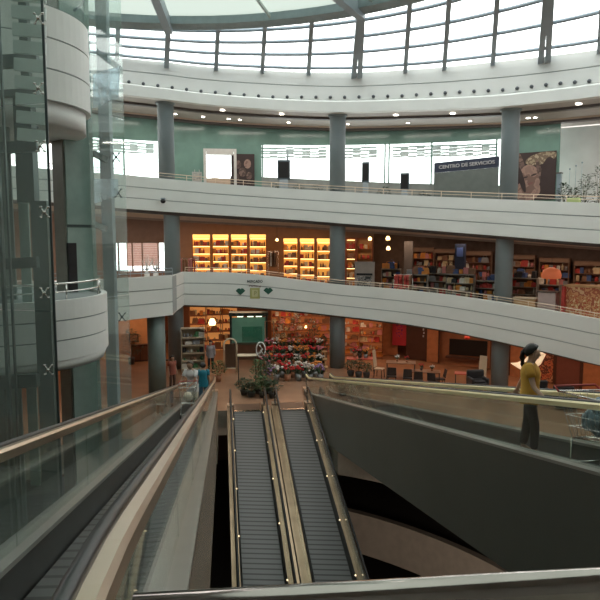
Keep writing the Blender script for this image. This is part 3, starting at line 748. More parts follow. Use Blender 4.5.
# ================================================================== SHOPS ON THE THREE LEVELS
def inst(name, mesh_src, M, label=None, cat=None, group=None):
    """another individual sharing the mesh of an object already built"""
    o = mesh_src.copy(); o.name = name; C.objects.link(o)
    o.matrix_world = M; LOC[o.name] = M.translation.copy()
    return tag(o, label, cat, group)
PROTO = {}
def proto_mesh(kind):
    if kind in PROTO: return PROTO[kind]
    b = MB()
    k, colname = kind; col = GC[colname]
    if k == 'carton': b.bbox((0, 0, .11), (.16, .12, .22), .012)
    elif k == 'bottle': b.lathe([(.0, 0), (.045, 0), (.045, .15), (.018, .20), (.018, .26), (0, .26)], n=10)
    elif k == 'jar': b.lathe([(0, 0), (.06, 0), (.065, .06), (.06, .13), (.045, .14), (.05, .16), (0, .165)], n=10)
    elif k == 'book_stack':
        for i in range(4): b.box((random.uniform(-.01, .01), 0, .025+.05*i), (.2, .16, .045), rz=random.uniform(-.1, .1))
    elif k == 'shoe':
        b.ball((0, 0, .04), .06, 8, (1.0, 1.9, .65)); b.ball((0, .05, .08), .05, 8, (.9, 1, 1))
    elif k == 'bag':
        b.loft([[Vector((x*w_, y*.07, z)) for x, y in ((-1,-1),(1,-1),(1,1),(-1,1))] for z, w_ in ((0, .14), (.02, .16), (.2, .13), (.24, .1))]); b.tube([Vector((.07*math.cos(t), 0, .24+.09*math.sin(t))) for t in [PI*i/8 for i in range(9)]], .008, 5)
    m = mat('goods_'+colname, col, .5, noise=.15, scale=9)
    me = bpy.data.meshes.new(k); me.from_pydata(b.v, [], b.f); me.update()
    bm = bmesh.new(); bm.from_mesh(me); bmesh.ops.recalc_face_normals(bm, faces=bm.faces); bm.to_mesh(me); bm.free()
    for p, q in zip(me.polygons, b.sm): p.use_smooth = q
    me.materials.append(m); PROTO[kind] = me; return me
GC = {'red': (.45, .05, .04), 'white': (.62, .58, .52), 'black': (.03, .03, .035), 'brown': (.22, .11, .06), 'pink': (.55, .22, .22), 'blue': (.06, .10, .25), 'green': (.07, .20, .08), 'orange': (.65, .25, .05), 'cream': (.60, .48, .30), 'grey': (.25, .25, .26), 'purple': (.16, .06, .16), 'teal': (.05, .28, .32)}
NAMES = {'carton': 'carton', 'bottle': 'bottle', 'jar': 'jar', 'book_stack': 'book_stack', 'shoe': 'shoe', 'bag': 'handbag'}
def goods(M, k, col, where, group, s=1.0):
    me = proto_mesh((k, col)); o = bpy.data.objects.new(NAMES[k], me); C.objects.link(o)
    o.matrix_world = M @ Matrix.Rotation(random.uniform(-.3, .3), 4, 'Z') @ Matrix.Diagonal((s*random.uniform(.85, 1.15), s, s*random.uniform(.8, 1.2), 1))
    tag(o, '%s %s %s' % (col, k.replace('_', ' '), where), NAMES[k].replace('_', ' '), '%s %s' % (col, group)); return o
def shelf_unit(px, r, lev, w, h, label, where, group, kinds, cols, n=4, per=5, d=.4, fm=None, back=None, z0=.12, s=1.0, header=None, strips=None, dz=0, name='shelf_unit', fill=.9):
    M = place(px, r, lev, dz); o = thing(name, label, 'shelf', M.translation)
    fm = fm or mat('dark_shop_wood', (.12, .06, .035), .4)
    for sx in (-1, 1):
        b = MB(M); b.box((sx*(w/2-.02), 0, h/2+.01), (.04, d, h)); b.build('side_panel', fm, o)
    b = MB(M); b.box((0, d/2-.01, h/2+.01), (w-.08, .02, h)); b.build('back_panel', back or fm, o)
    b = MB(M); b.box((0, 0, h+.02), (w, d, .05)); b.build('top_panel', fm, o)
    if header:
        b = MB(M); b.box((0, -d/2+.01, h-.10), (w-.08, .03, .2)); b.build('header', header, o)
    H = h-(.22 if header else .05)
    for i in range(n):
        z = z0+(H-z0)*i/n
        b = MB(M); b.box((0, -.01, z), (w-.08, d-.04, .03)); sh_ = b.build('shelf', fm, o)
        if strips:
            b = MB(M); b.box((0, d/2-.06, z+(H-z0)/n-.05), (w-.12, .03, .03)); b.build('light_strip', strips, sh_)
        if kinds:
            for j in range(per):
                if random.random() > fill: continue
                x = (j+.5)/per*(w-.16)-(w-.16)/2
                hh = (H-z0)/n
                goods(M @ Matrix.Translation((x, -.02+random.uniform(-.03, .03), z+.017)), random.choice(kinds), random.choice(cols), where, group, min(s, (hh-.06)/.27))
    return o
# ---- middle gallery: seven lit display cabinets
M_lit = emis('lit_amber_back', (1.0, .46, .09), .55)
M_strip = emis('warm_tube', (1.0, .74, .32), 3.2)
M_head = mat('amber_header', (.9, .6, .2), .5, emit=(1.0, .62, .16), est=1.3)
M_cab = mat('red_brown_cabinet', (.26, .07, .03), .4)
cr = RR+5.6
def xspan(px0, px1, r):
    a, c_ = ring(phi_at(px0, r), r), ring(phi_at(px1, r), r); return (a-c_).length
ordn = ['leftmost', 'second from left', 'third from left', 'rightmost']
for i, (p0_, p1_) in enumerate(((192, 210.5), (212, 229), (230.5, 247.5), (249, 266.5))):
    px = (p0_+p1_)/2; x = ring(phi_at(px, cr), RR).x; hh = zpx(px, 234.5, cr)-floor2(ring(phi_at(px, cr), RR).x)
    shelf_unit(px, cr, 2, xspan(p0_, p1_, cr), hh, 'tall amber lit display cabinet, %s in the left group of four' % ordn[i], 'on a shelf of the four amber lit cabinets', 'goods in the four lit cabinets', ('carton', 'bottle', 'jar'), ('brown', 'red', 'white', 'orange', 'brown'), 5, 7, .4, M_cab, M_lit, .5, 1.25, M_head, M_strip, name='display_cabinet')
for i, (p0_, p1_) in enumerate(((283, 298), (299.5, 315), (316.5, 332), (346, 356), (357, 373))):
    px = (p0_+p1_)/2; hh = zpx(px, 238.5, cr)-floor2(ring(phi_at(px, cr), RR).x)
    shelf_unit(px, cr, 2, xspan(p0_, p1_, cr), hh, 'tall amber lit display cabinet by the middle column, %s of five' % (['leftmost', 'second from left', 'just left', 'just right', 'rightmost'][i]), 'on a shelf of the amber lit cabinets by the middle column', 'goods in the cabinets by the middle column', ('carton', 'bottle', 'jar'), ('brown', 'red', 'cream', 'orange', 'brown'), 5, 6, .4, M_cab, M_lit if i < 3 else mat('dim_amber_back', (.5, .26, .10), .5), .5, 1.25, M_head if i < 3 else None, M_strip if i != 4 else None, name='display_cabinet')
# pendant lamps
def pendant(px, py, r, size=.1, label='', lev=2, glow=None):
    z = zpx(px, py, r); p = ring(phi_at(px, r), r); top = LEV[lev][1](ring(phi_at(px, r), RR).x)
    o = thing('pendant_lamp', label, 'lamp', (p.x, p.y, z))
    b = MB(); b.lathe([(0, z-size*.8), (size*.8, z-size*.7), (size, z), (size*.5, z+size), (0, z+size*1.1)], (p.x, p.y, 0), 12); b.build('shade', glow or emis('amber_lamp', (1, .62, .25), 6), o)
    b = MB(); b.lathe([(.008, z+size), (.008, top)], (p.x, p.y, 0), 6); b.build('cable', M_rubber, o)
pendant(388, 238.5, RR+4, .13, 'amber pendant lamp on the middle gallery, the upper of two in one column', 2)
pendant(388.5, 248.5, RR+3.6, .12, 'amber pendant lamp on the middle gallery, the lower of two in one column', 2)
pendant(370, 239, RR+3.9, .11, 'amber pendant lamp in front of the rightmost lit cabinet', 2)
pendant(277, 240, RR+4.6, .09, 'small amber pendant lamp between the two groups of lit cabinets', 2)
# clothes rails
M_rail = M_chrome
def clothes_rail(px, r, lev, w, cols, label, where, n=9, h=1.45, dz=0):
    M = place(px, r, lev, dz); o = thing('clothes_rail', label, 'clothes rail', M.translation)
    b = MB(M); b.tube([(-w/2, 0, h), (w/2, 0, h)], .018, 6); b.build('rail', M_rail, o)
    for sx in (-1, 1):
        b = MB(M); b.tube([(sx*w/2, 0, .03), (sx*w/2, 0, h)], .018, 6); b.tube([(sx*w/2, -.25, .03), (sx*w/2, .25, .03)], .018, 6); b.build('stand', M_rail, o)
    for i in range(n):
        x = -w/2+.1+(w-.2)*i/(n-1); c_ = random.choice(cols); wd, L = random.uniform(.19, .25), random.uniform(.65, .95)
        b = MB(M @ Matrix.Translation((x, 0, h-.02)) @ Matrix.Rotation(random.uniform(-.2, .2)+PI/2*.9, 4, 'Z'))
        prof = [(wd*.25, 0), (wd, -.06), (wd*1.15, -.25), (wd*.8, -.28), (wd*.85, -L*.6), (wd*1.0, -L)]
        b.loft([[Vector((-a, -.035, z)), Vector((a, -.035, z)), Vector((a, .035, z)), Vector((-a, .035, z))] for a, z in prof], True)
        tag(b.build('garment', mat('goods_'+c_, GC[c_], .8)), '%s garment hanging on the %s' % (c_, where), 'garment', '%s garments on the %s' % (c_, where))
clothes_rail(404, RR+1.4, 2, 1.0, ('red', 'red', 'brown'), 'clothes rail with red garments behind the middle gallery railing', 'rail of red clothes', 10, 1.75)
clothes_rail(186, RR+2.4, 2, 1.1, ('red', 'pink', 'brown'), 'short clothes rail of red and pink garments right of the leftmost column', 'short rail by the leftmost column', 7, 1.7)
clothes_rail(430, RR+4.6, 2, 1.2, ('red', 'black', 'brown'), 'clothes rail of red and black garments in front of the book shelves', 'rail before the book shelves', 8, 1.7)
clothes_rail(273, RR+3.6, 2, .6, ('pink', 'white', 'brown'), 'narrow clothes rail between the two groups of lit cabinets', 'narrow rail between the cabinets', 5, 2.3)
# framed photo board
M = place(365, RR+1.6, 2); o = thing('photo_board', 'large grey framed photo board standing behind the middle gallery railing', 'display board', M.translation)
h = zpx(365, 262, RR+1.6)-M.translation.z; w_ = xspan(356, 376, RR+1.6)
b = MB(M); b.box((0, 0, h/2+.02), (w_, .06, h)); bd_ = b.build('frame', mat('pale_frame', (.36, .30, .27), .5), o)
b = MB(M); b.box((0, -.036, h*.70), (w_*.8, .012, .12)); b.build('title_bar', M_rubber, bd_)
b = MB(M); b.box((0, -.036, h*.48), (w_*.7, .012, h*.35)); b.build('picture', voro('grey_photo_print', [(.05, .05, .05), (.30, .28, .27), (.12, .11, .11), (.45, .42, .40)], 5), o)
# book and goods shelves on the right of the middle gallery
dsc = ('carton', 'book_stack', 'jar', 'bag', 'bottle')
gcol = ('white', 'brown', 'red', 'grey', 'cream', 'black', 'blue', 'orange', 'pink')
for px, w_, wh in ((424, 1.3, 'left of the blue pillar, first'), (446, 1.35, 'left of the blue pillar, second'), (478, 1.7, 'right of the blue pillar'), (522, 1.6, 'just right of the right column'), (556, 1.6, 'farther right of the right column'), (591, 1.5, 'at the right edge')):
    r = RR+6.2; hh = min(3.1, LEV[2][1](ring(phi_at(px, r), RR).x)-floor2(ring(phi_at(px, r), RR).x)-.75)
    shelf_unit(px, r, 2, w_, hh, 'tall shelf of mixed goods, middle gallery, '+wh, 'on the tall dark shelves', 'goods on the tall dark shelves', dsc, gcol, 6, 7, .4, mat('brown_shelf_wood', (.20, .11, .07), .5), mat('red_brown_back', (.24, .11, .07), .6), .4, 1.35, mat('brown_header', (.24, .15, .10), .5))
for i, (px, r, w_) in enumerate(((418, RR+1.9, 1.2), (440, RR+2.6, 1.6), (462, RR+1.9, 1.5), (485, RR+2.4, 1.5), (392, RR+3.2, 1.1), (526, RR+4.0, 1.4), (551, RR+4.6, 1.2))):
    shelf_unit(px, r, 2, w_, 1.75+.12*(i % 3), 'low rack of small goods behind the middle gallery railing, %s from the left' % ['second', 'third', 'fourth', 'fifth', 'first', 'sixth', 'seventh'][i], 'on the low display racks', 'goods on the low display racks', dsc, gcol, 3, 6, .45, mat('grey_metal_rack', (.30, .27, .24), .4, .5), mat('brown_rack_back', (.22, .15, .11), .6), .75, 1.4, name='display_rack')
    M = place(px, r, 2, 1.80+.12*(i % 3))
    for j in range(5): goods(M @ Matrix.Translation(((j-2)*w_/5.5, 0, .0)), random.choice(dsc), random.choice(gcol), 'on top of the low display racks', 'goods on top of the low display racks', 1.5)
M = place(461, RR+4.2, 2); hh = T_b3_bot(M.translation.x)-M.translation.z-.5
o = thing('sign_pillar', 'dark blue square pillar with a small lit blue sign between the goods shelves', 'pillar', M.translation)
b = MB(M); b.box((0, 0, hh/2), (.55, .4, hh)); b.build('shaft', mat('dark_blue_panel', (.025, .035, .07), .4), o)
b = MB(M); b.box((0, -.21, hh-.45), (.34, .02, .5)); b.build('sign', mat('blue_sign', (.08, .14, .4), .4), o)
M = place(409, RR+4.6, 2); o = thing('sign_pillar', 'dark square pillar at the left end of the goods shelves', 'pillar', M.translation)
b = MB(M); b.box((0, 0, 1.75), (.5, .3, 3.5)); b.build('shaft', M_dk, o)
# counters right of the right column
def counter(px, r, lev, w, d, h, m1, m2, label, name='shop_counter', dz=0):
    M = place(px, r, lev, dz); o = thing(name, label, 'counter', M.translation)
    b = MB(M); b.bbox((0, 0, h/2-.0), (w, d, h-.06), .02); bd_ = b.build('body', m1, o)
    b = MB(M); b.bbox((0, 0, h), (w+.08, d+.08, .06), .015); b.build('worktop', m2, o)
    b = MB(M); b.box((0, -d/2-.004, h*.55), (w*.86, .012, h*.6)); b.build('front_panel', m1, bd_); return o
M_tan = mat('tan_wood', (.55, .33, .16), .45, noise=.1)
counter(528, RR+1.3, 2, 1.0, .6, 1.30, M_tan, mat('cream_top', (.6, .48, .35), .4), 'tan wooden counter right of the right column, middle gallery')
counter(551, RR+1.5, 2, .85, .6, 1.75, mat('pinkish_panel', (.48, .36, .33), .5), mat('dark_top', (.1, .08, .07), .4), 'pinkish grey boxy counter on the middle gallery, left of the orange stall')
M = place(553, RR+2.6, 2); o = thing('umbrella_lamp', 'red tasselled round lamp hanging above the pinkish counter', 'lamp', M.translation+Vector((0, 0, 2.3)))
b = MB(M); b.lathe([(.12, 2.85), (.40, 2.72), (.48, 2.45), (.45, 2.3), (.30, 2.28)], n=20); b.build('shade', mat('red_orange_shade', (.55, .13, .06), .6, emit=(1, .25, .1), est=.25), o)
b = MB(M); b.lathe([(.01, 2.85), (.01, 3.3)], n=6); b.build('cable', M_rubber, o)
M = place(590, RR+1.8, 2); o = thing('market_stall', 'orange stall with red edges and printed panels at the right of the middle gallery', 'stall', M.translation)
b = MB(M); b.box((.1, .1, 1.1), (2.0, .9, 2.2)); b.build('body', voro('orange_print', [(.62, .25, .10), (.68, .34, .16), (.45, .12, .06), (.72, .45, .25)], 3), o)
b = MB(M); b.box((-.92, -.1, 1.1), (.12, 1.0, 2.22)); b.build('red_edge', mat('goods_red', GC['red']), o, 'red edge panel')
b = MB(M); b.box((.1, .1, 2.24), (2.1, 1.0, .08)); b.build('roof', M_tan, o)
for i in range(3):
    b = MB(M); b.box((-.45+.55*i, -.37, 1.2), (.4, .02, 1.2)); b.build('printed_panel', voro('red_orange_print', [(.70, .42, .2), (.5, .08, .04), (.6, .3, .12), (.8, .6, .35)], 8), o)
M = place(560, RR+3.2, 2); 
# white wire reindeer-like figures are plain white branching ornaments by the corner
for i, px in enumerate((146, 155)):
    M = place(px, RR+.8, 2); o = tag(MB(M).build('x', M_white), None) if False else None
    b = MB(M)
    for k in range(9):
        a = random.uniform(-.5, .5); b.tube([(0, 0, .95), (a*.4, random.uniform(-.1, .1), 1.25), (a, random.uniform(-.2, .2), 1.55+random.uniform(0, .35))], [.03, .02, .008], 5)
    b.lathe([(.16, .02), (.14, .9), (.05, .97)], n=12)
    tag(b.build('white_ornament', mat('bright_white', (.8, .78, .75), .5)), 'white branching ornament beside the leftmost column on the middle gallery, %s one' % ('left' if i == 0 else 'right'), 'ornament')
# window with street view at the left of the middle gallery
w1 = facade('window_7', M_gclear, RR+FR+.05, lambda x: zb, lambda x: zt, e0, e1, .02); LOC[w1.name] = w1.location.copy()
for px in (118, 132, 142, 158):
    p = ring(phi_at(px, RR+FR), RR+FR); b = MB(); b.box((p.x, p.y, (zb+zt)/2), (.09, .1, zt-zb)); b.build('mullion', M_w2, w1)
b = MB(); pa, pb = ring(phi_at(126, RR+FR+6), RR+FR+6), ring(phi_at(158, RR+FR+6), RR+FR+6); pa.z = pb.z = zb+1.0; b.bar(pa, pb, .3, 1.9)
tag(b.build('brick_wall', stripes('pink_brick', (.55, .33, .30), (.68, .55, .52), 2, 6)), 'pink brick wall outside the window of the middle gallery', 'wall')

# ---- upper gallery
def poster(px0, px1, y0, y1, r, label, pm, shapes, name='poster'):
    px = (px0+px1)/2; M = place(px, r, 0, 0, z=(zpx(px, y0, r)+zpx(px, y1, r))/2)
    h = zpx(px, y0, r)-zpx(px, y1, r); w_ = xspan(px0, px1, r); o = thing(name, label, 'poster', M.translation)
    b = MB(M); b.box((0, 0, 0), (w_, .06, h)); bd_ = b.build('board', pm, o)
    for k, (cx, cz, rx, rz_, ang, m) in enumerate(shapes):
        n = 28; b = MB(M); y = -.034-.003*k
        P_ = []
        for i in range(n):
            t = 2*PI*i/n; u, v = rx*math.cos(t)*w_, rz_*math.sin(t)*h
            P_.append(Vector((max(-w_/2, min(w_/2, cx*w_+u*math.cos(ang)-v*math.sin(ang))), y, max(-h/2, min(h/2, cz*h+u*math.sin(ang)+v*math.cos(ang))))))
        b.loft([P_, [q+Vector((0, .006, 0)) for q in P_]]); b.build('print', m, bd_)
    return o
M_skin_p = voro('printed_skin', [(.28, .19, .16), (.34, .23, .19), (.20, .13, .11)], 2.5); M_skin_d = voro('printed_shadow', [(.16, .11, .10), (.10, .07, .06), (.22, .15, .13)], 3); M_hair_p = mat('printed_hair', (.05, .035, .035), .5)
M_gold_p = voro('printed_gold', [(.34, .29, .20), (.18, .14, .10), (.42, .36, .26)], 3.5); M_lip = mat('printed_lips', (.20, .10, .09), .5)
poster(514, 553, 152, 200, UR-.12, 'large dark portrait poster of a woman right of the right column, upper gallery', M_hair_p,
       [(-.42, .25, .12, .32, .3, M_skin_d), (.12, .36, .40, .12, .2, M_gold_p), (-.14, -.02, .26, .27, .35, M_skin_p), (-.20, -.30, .34, .22, .2, M_skin_p), (-.04, .03, .08, .018, .3, M_hair_p), (-.26, -.02, .07, .016, .3, M_hair_p), (-.12, -.15, .08, .022, .3, M_lip), (.10, .08, .06, .26, .25, M_skin_d), (-.36, -.05, .07, .3, .3, M_hair_p), (.34, -.12, .22, .5, 0, M_hair_p)])
poster(232, 255, 154, 187, UR-.12, 'dark poster with several faces on green glass, left of the upper windows', M_hair_p,
       [(-.22, .18, .15, .13, 0, M_skin_d), (.20, .20, .15, .14, 0, M_skin_p), (-.02, -.05, .16, .14, .1, M_skin_d), (.26, -.16, .13, .12, 0, M_skin_d), (-.28, -.20, .12, .10, 0, M_skin_d)])
# dark shop sign with grey panel wall below
r = UR-.9
pA, pB = ring(phi_at(433, r), r), ring(phi_at(497, r-.0), r)
o = thing('shop_front_sign', 'dark blue fascia sign with pale lettering over a grey panel, left of the right column', 'shop sign', (pA.x, pA.y, floor3(pA.x)))
za0, za1 = zpx(433, 173, r), zpx(433, 163, r); zb0_, zb1_ = zpx(497, 167, r), zpx(497, 156, r)
b = MB(); n_ = Vector((0, .15, 0)); b.loft([[Vector((p.x, p.y, z0)), Vector((p.x, p.y, z1)), Vector((p.x, p.y+.15, z1)), Vector((p.x, p.y+.15, z0))] for p, z0, z1 in ((pA, za0, za1), (pB, zb0_, zb1_))]); b.build('sign_board', mat('navy_sign', (.035, .045, .075), .4), o)
b = MB(); b.loft([[Vector((p.x, p.y+.03, z0)), Vector((p.x, p.y+.03, z1-.01)), Vector((p.x, p.y+.12, z1-.01)), Vector((p.x, p.y+.12, z0))] for p, z0, z1 in ((pA, floor3(pA.x)+.02, za0), (pB, floor3(pB.x)+.02, zb0_))]); b.build('panel', mat('grey_green_panel', (.14, .17, .165), .4), o)
mid = (pA+pB)/2; mid.z = (za0+za1+zb0_+zb1_)/4; dd = pB-pA; dz_ = (zb0_+zb1_-za0-za1)/2
X = Vector((dd.x, dd.y, dz_)).normalized(); Yv = Vector((X.y, -X.x, 0)).normalized(); Z = Yv.cross(X).normalized()
if Z.z < 0: Z = -Z
nrm = X.cross(Z)
TM = Matrix((( X.x, Z.x, -Yv.x*-1, 0), (X.y, Z.y, -Yv.y*-1, 0), (X.z, Z.z, -Yv.z*-1, 0), (0, 0, 0, 1)))
TM.translation = mid+Vector((0, -.02, 0))
text('lettering', 'CENTRO DE SERVICIOS', TM, .26, mat('pale_letter', (.45, .47, .50), .5), o, .012, width=dd.length*.86)
# white door surround with beige lower doors
r = UR-.25
M = place(221, r, 3); o = thing('shop_doorway', 'white framed shop doorway with a beige lower panel on the upper gallery', 'doorway', M.translation)
H_ = zpx(221, 149, r)-M.translation.z; wd = xspan(205, 238, r)
M_fr = mat('white_frame', (.62, .62, .60), .4)
for sx in (-1, 1):
    b = MB(M); b.box((sx*(wd/2-.09), 0, H_/2+.01), (.16, .12, H_)); b.build('jamb', M_fr, o)
hh = H_-(zpx(221, 155, r)-M.translation.z)
b = MB(M); b.box((0, 0, H_-.17), (wd-.36, .12, .36)); b.build('lintel', M_fr, o)
text('lettering', 'INFORMACION', M @ Matrix.Translation((0, -.07, H_-.18)) @ Matrix.Rotation(PI/2, 4, 'X'), .14, mat('grey_letter', (.25, .26, .27), .5), o, .004, width=wd*.5) if False else None
b = MB(M); b.box((-.1, .03, .85), (wd-.5, .06, 1.65)); b.build('beige_panel', mat('beige_door', (.55, .42, .32), .5), o)
b = MB(M); b.box((wd/2-.36, -.02, .9), (.06, .08, 1.8)); b.build('post', M_dk, o)
# easel board
M = place(198, RR+2.2, 3); o = thing('easel_board', 'small white easel board just right of the leftmost column, upper gallery', 'easel', M.translation)
b = MB(M); b.box((0, 0, 1.25), (.55, .04, .95)); b.build('board', mat('pale_print', (.55, .55, .52), .5), o)
b = MB(M); b.box((0, -.03, 1.3), (.42, .02, .7)); b.build('print', voro('faint_print', [(.6, .55, .5), (.5, .5, .48), (.4, .36, .34)], 9), o)
for sx in (-1, 1):
    b = MB(M); b.bar((sx*.3, 0, 0.01), (sx*.12, .02, 1.85), .04, .03); b.build('leg', M_fr, o)
b = MB(M); b.bar((0, .5, 0.01), (0, .03, 1.7), .04, .03); b.build('leg', M_fr, o)
def kiosk(px, r, w_, y0, label, pole=0):
    M = place(px, r, 3); h = zpx(px, y0, r)-M.translation.z; o = thing('info_kiosk', label, 'kiosk', M.translation)
    b = MB(M); b.bbox((0, 0, h*.30+.01), (w_*.7, .3, h*.6), .03); b.build('stand', M_frame, o)
    b = MB(M); b.bbox((0, 0, h*.8), (w_, .2, h*.4), .03); sc_ = b.build('screen_case', mat('blue_black_case', (.09, .12, .14), .3), o)
    b = MB(M); b.box((0, -.105, h*.8), (w_*.8, .012, h*.32)); b.build('screen', M_rubber, sc_)
    if pole:
        b = MB(M); b.lathe([(.05, h), (.05, h+pole)], (w_*.3, 0, 0), 8); b.build('pole', M_frame, o)
kiosk(284, RR+3.9, .75, 160, 'dark kiosk with a pole between two small shrubs, left of the middle column', .55)
kiosk(365, RR+3.6, .42, 162, 'slim dark kiosk right of the middle column, upper gallery')
kiosk(404, RR+4.0, .5, 173, 'short grey kiosk left of the dark shop sign')
M_leafd = mat('dark_leaf', (.035, .075, .035), .5, noise=.3, scale=8); M_leaf = mat('mid_leaf', (.07, .14, .05), .5, noise=.3, scale=8); M_leafb = mat('grey_leaf', (.09, .12, .11), .5, noise=.3, scale=8)
M_pot = mat('dark_pot', (.06, .05, .045), .5); M_terra = mat('terracotta_pot', (.40, .17, .09), .6)
def plant(M, h, w_, n, label, pot=M_pot, leafm=M_leafd, name='potted_plant', group=None, flowers=None, ph=.3):
    o = thing(name, label, 'plant', M.translation, group)
    pr = min(.2, w_*.35)
    b = MB(M); b.lathe([(0, .01), (pr*.75, .01), (pr, ph), (pr*.88, ph), (pr*.85, ph-.04), (0, ph-.04)], n=14); b.build('pot', pot, o)
    b = MB(M)
    for i in range(5): 
        a = i*1.26; b.tube([(0, 0, ph-.04), (w_*.1*math.cos(a), w_*.1*math.sin(a), ph+(h-ph)*.5), (w_*.25*math.cos(a), w_*.25*math.sin(a), ph+(h-ph)*.85)], .008, 4)
    b.build('stem', mat('stem_brown', (.10, .08, .04), .7), o)
    b = MB(M)
    for i in range(n):
        a = random.uniform(0, 2*PI); u = random.random()**.6; z = ph+(h-ph)*random.uniform(.1, 1)
        rr = w_/2*u*math.sin(PI*min(.95, max(.15, (z-ph)/(h-ph)*.85+.1)))
        b.leaf((rr*math.cos(a), rr*math.sin(a), z), (math.cos(a), math.sin(a), random.uniform(-.2, .8)), random.uniform(.12, .22), random.uniform(.05, .08))
    b.build('foliage', leafm, o)
    if flowers:
        b = MB(M)
        for i in range(14):
            a = random.uniform(0, 2*PI); z = h*random.uniform(.75, 1.05); rr = w_*.42*random.random()**.5
            b.ball((rr*math.cos(a), rr*math.sin(a), z), random.uniform(.035, .06), 6, (1, 1, .7))
        b.build('flower_heads', mat('petal_'+flowers, FC[flowers], .6, noise=.2, scale=10), o)
    return o
FC = {'red': (.55, .03, .03), 'pink': (.60, .18, .22), 'white': (.65, .58, .52), 'orange': (.65, .22, .04), 'lilac': (.32, .18, .34)}
for px, r, h, w_, n, lab in ((275, RR+3.6, 1.5, .6, 90, 'small dark shrub left of the kiosk with the pole'), (298, RR+3.6, 1.5, .8, 110, 'small dark shrub right of the kiosk with the pole'),
    (318, RR+3.8, 1.5, .9, 110, 'grey green shrub just left of the middle column, upper gallery'), (384, RR+4.0, 1.6, 1.1, 150, 'wide grey green shrub right of the slim kiosk'), (423, RR+3.8, 1.5, .9, 110, 'grey green shrub left of the dark shop sign')):
    plant(place(px, r, 3), h, w_, n, lab, leafm=M_leafb)
for px, h, w_, lab in ((562, 1.9, .6, 'low dark plant at the left of the row before the pale wall'), (572, 1.7, .6, 'low dark plant second in the row before the pale wall'), (583, 2.3, .8, 'tall dark plant in the row before the pale wall'), (597, 2.7, .9, 'tallest dark plant at the right edge before the pale wall')):
    plant(place(px, RR+1.8, 3), h, w_, 160, lab, leafm=M_leafd, ph=.8)
M = place(572, RR+1.0, 3); b = MB(M); b.bbox((0, 0, .62), (.6, .3, 1.2), .04); tag(b.build('recycling_bin', mat('lime_plastic', (.45, .55, .22), .5)), 'lime green bin on the upper gallery before the dark plants', 'bin')
M = place(557, RR+2.2, 3); o = thing('gallery_post', 'slim grey upright post at the left end of the pale wall', 'post', M.translation)
b = MB(M); b.box((0, 0, 1.2), (.2, .2, 2.4)); b.build('shaft', M_frame, o); b = MB(M); b.box((0, 0, 2.43), (.26, .26, .06)); b.build('cap', M_dk, o)
for i, px in enumerate((567, 573, 579)):
    M = place(px, RR+2.4, 3); b = MB(M); b.lathe([(.012, .02), (.012, 2.6+.15*i)], n=6); b.ball((0, 0, 2.65+.15*i), .05, 8); tag(b.build('lamp_pole', M_frame), 'thin pole rising from the dark plants, %s of three' % ['left', 'middle', 'right'][i], 'pole')

# ---- signs on the middle gallery wall
def wallM(px, py, r=RR-.012):
    ph = phi_at(px, r); p = ring(ph, r); p.z = W(px, py, p.y).z
    return Matrix.Translation(p) @ Matrix.Rotation(-R(ph), 4, 'Z') @ Matrix.Rotation(PI/2, 4, 'X')
SC = 33.9/631
sg = thing('wall_sign', 'printed sign of dark lettering over a yellow square on the middle gallery wall', 'sign', wallM(254, 287).translation)
M_ink = mat('sign_ink', (.02, .03, .035), .5)
text('heading', 'MERCADO', wallM(254.5, 281.5), 3.6*SC, M_ink, sg, .006, width=15.5*SC)
text('subheading', 'Parking', wallM(254.5, 286), 2.2*SC, mat('sign_ink_brown', (.22, .16, .15), .5), sg, .006, width=12*SC)
b = MB(wallM(254.5, 293.3)); s_ = 4.9*SC; b.box((0, 0, 0), (2*s_, 2.2*s_, .01)); b.box((0, 0, 0), (.001, .001, .001)); b.build('yellow_square', mat('olive_yellow', (.40, .40, .16), .5), sg, 'olive yellow square')
b = MB(wallM(254.5, 293.3, RR-.02)); b.box((0, 0, 0), (1.2*s_, 1.4*s_, .01)); b.build('inner_square', mat('pale_yellow', (.55, .53, .30), .5), sg)
text('letter', 'P', wallM(254.8, 293.4, RR-.03), 6.0*SC, mat('olive_yellow2', (.36, .35, .15), .5), sg, .004)
for px, py, s in ((240, 291.5, 'left'), (268, 291, 'right')):
    b = MB(wallM(px, py)); k = SC
    P_ = [(-4.8, .6), (-2.6, 3), (-1, 3.2), (0, 2.4), (1, 3.2), (2.6, 3), (4.8, .6), (0, -3.6)]
    b.prism([(x*k, y*k) for x, y in P_], -.006, .006); tag(b.build('arrow_sign', mat('dark_green_sign', (.025, .10, .07), .5)), 'dark green pointed arrow sign %s of the yellow square' % s, 'sign')
b = MB(wallM(154, 308, RR)); 

# ---- ground floor shops
def gplace(px, Y, face=0.0):
    p = W(px, 236, Y); return Matrix.Translation((p.x, p.y, floor1(p.x)+.005 if Y > 30 else .005)) @ Matrix.Rotation(face+math.atan2(-p.x, p.y)*1.0, 4, 'Z')
M_iron = mat('black_iron', (.03, .03, .03), .4, .5)
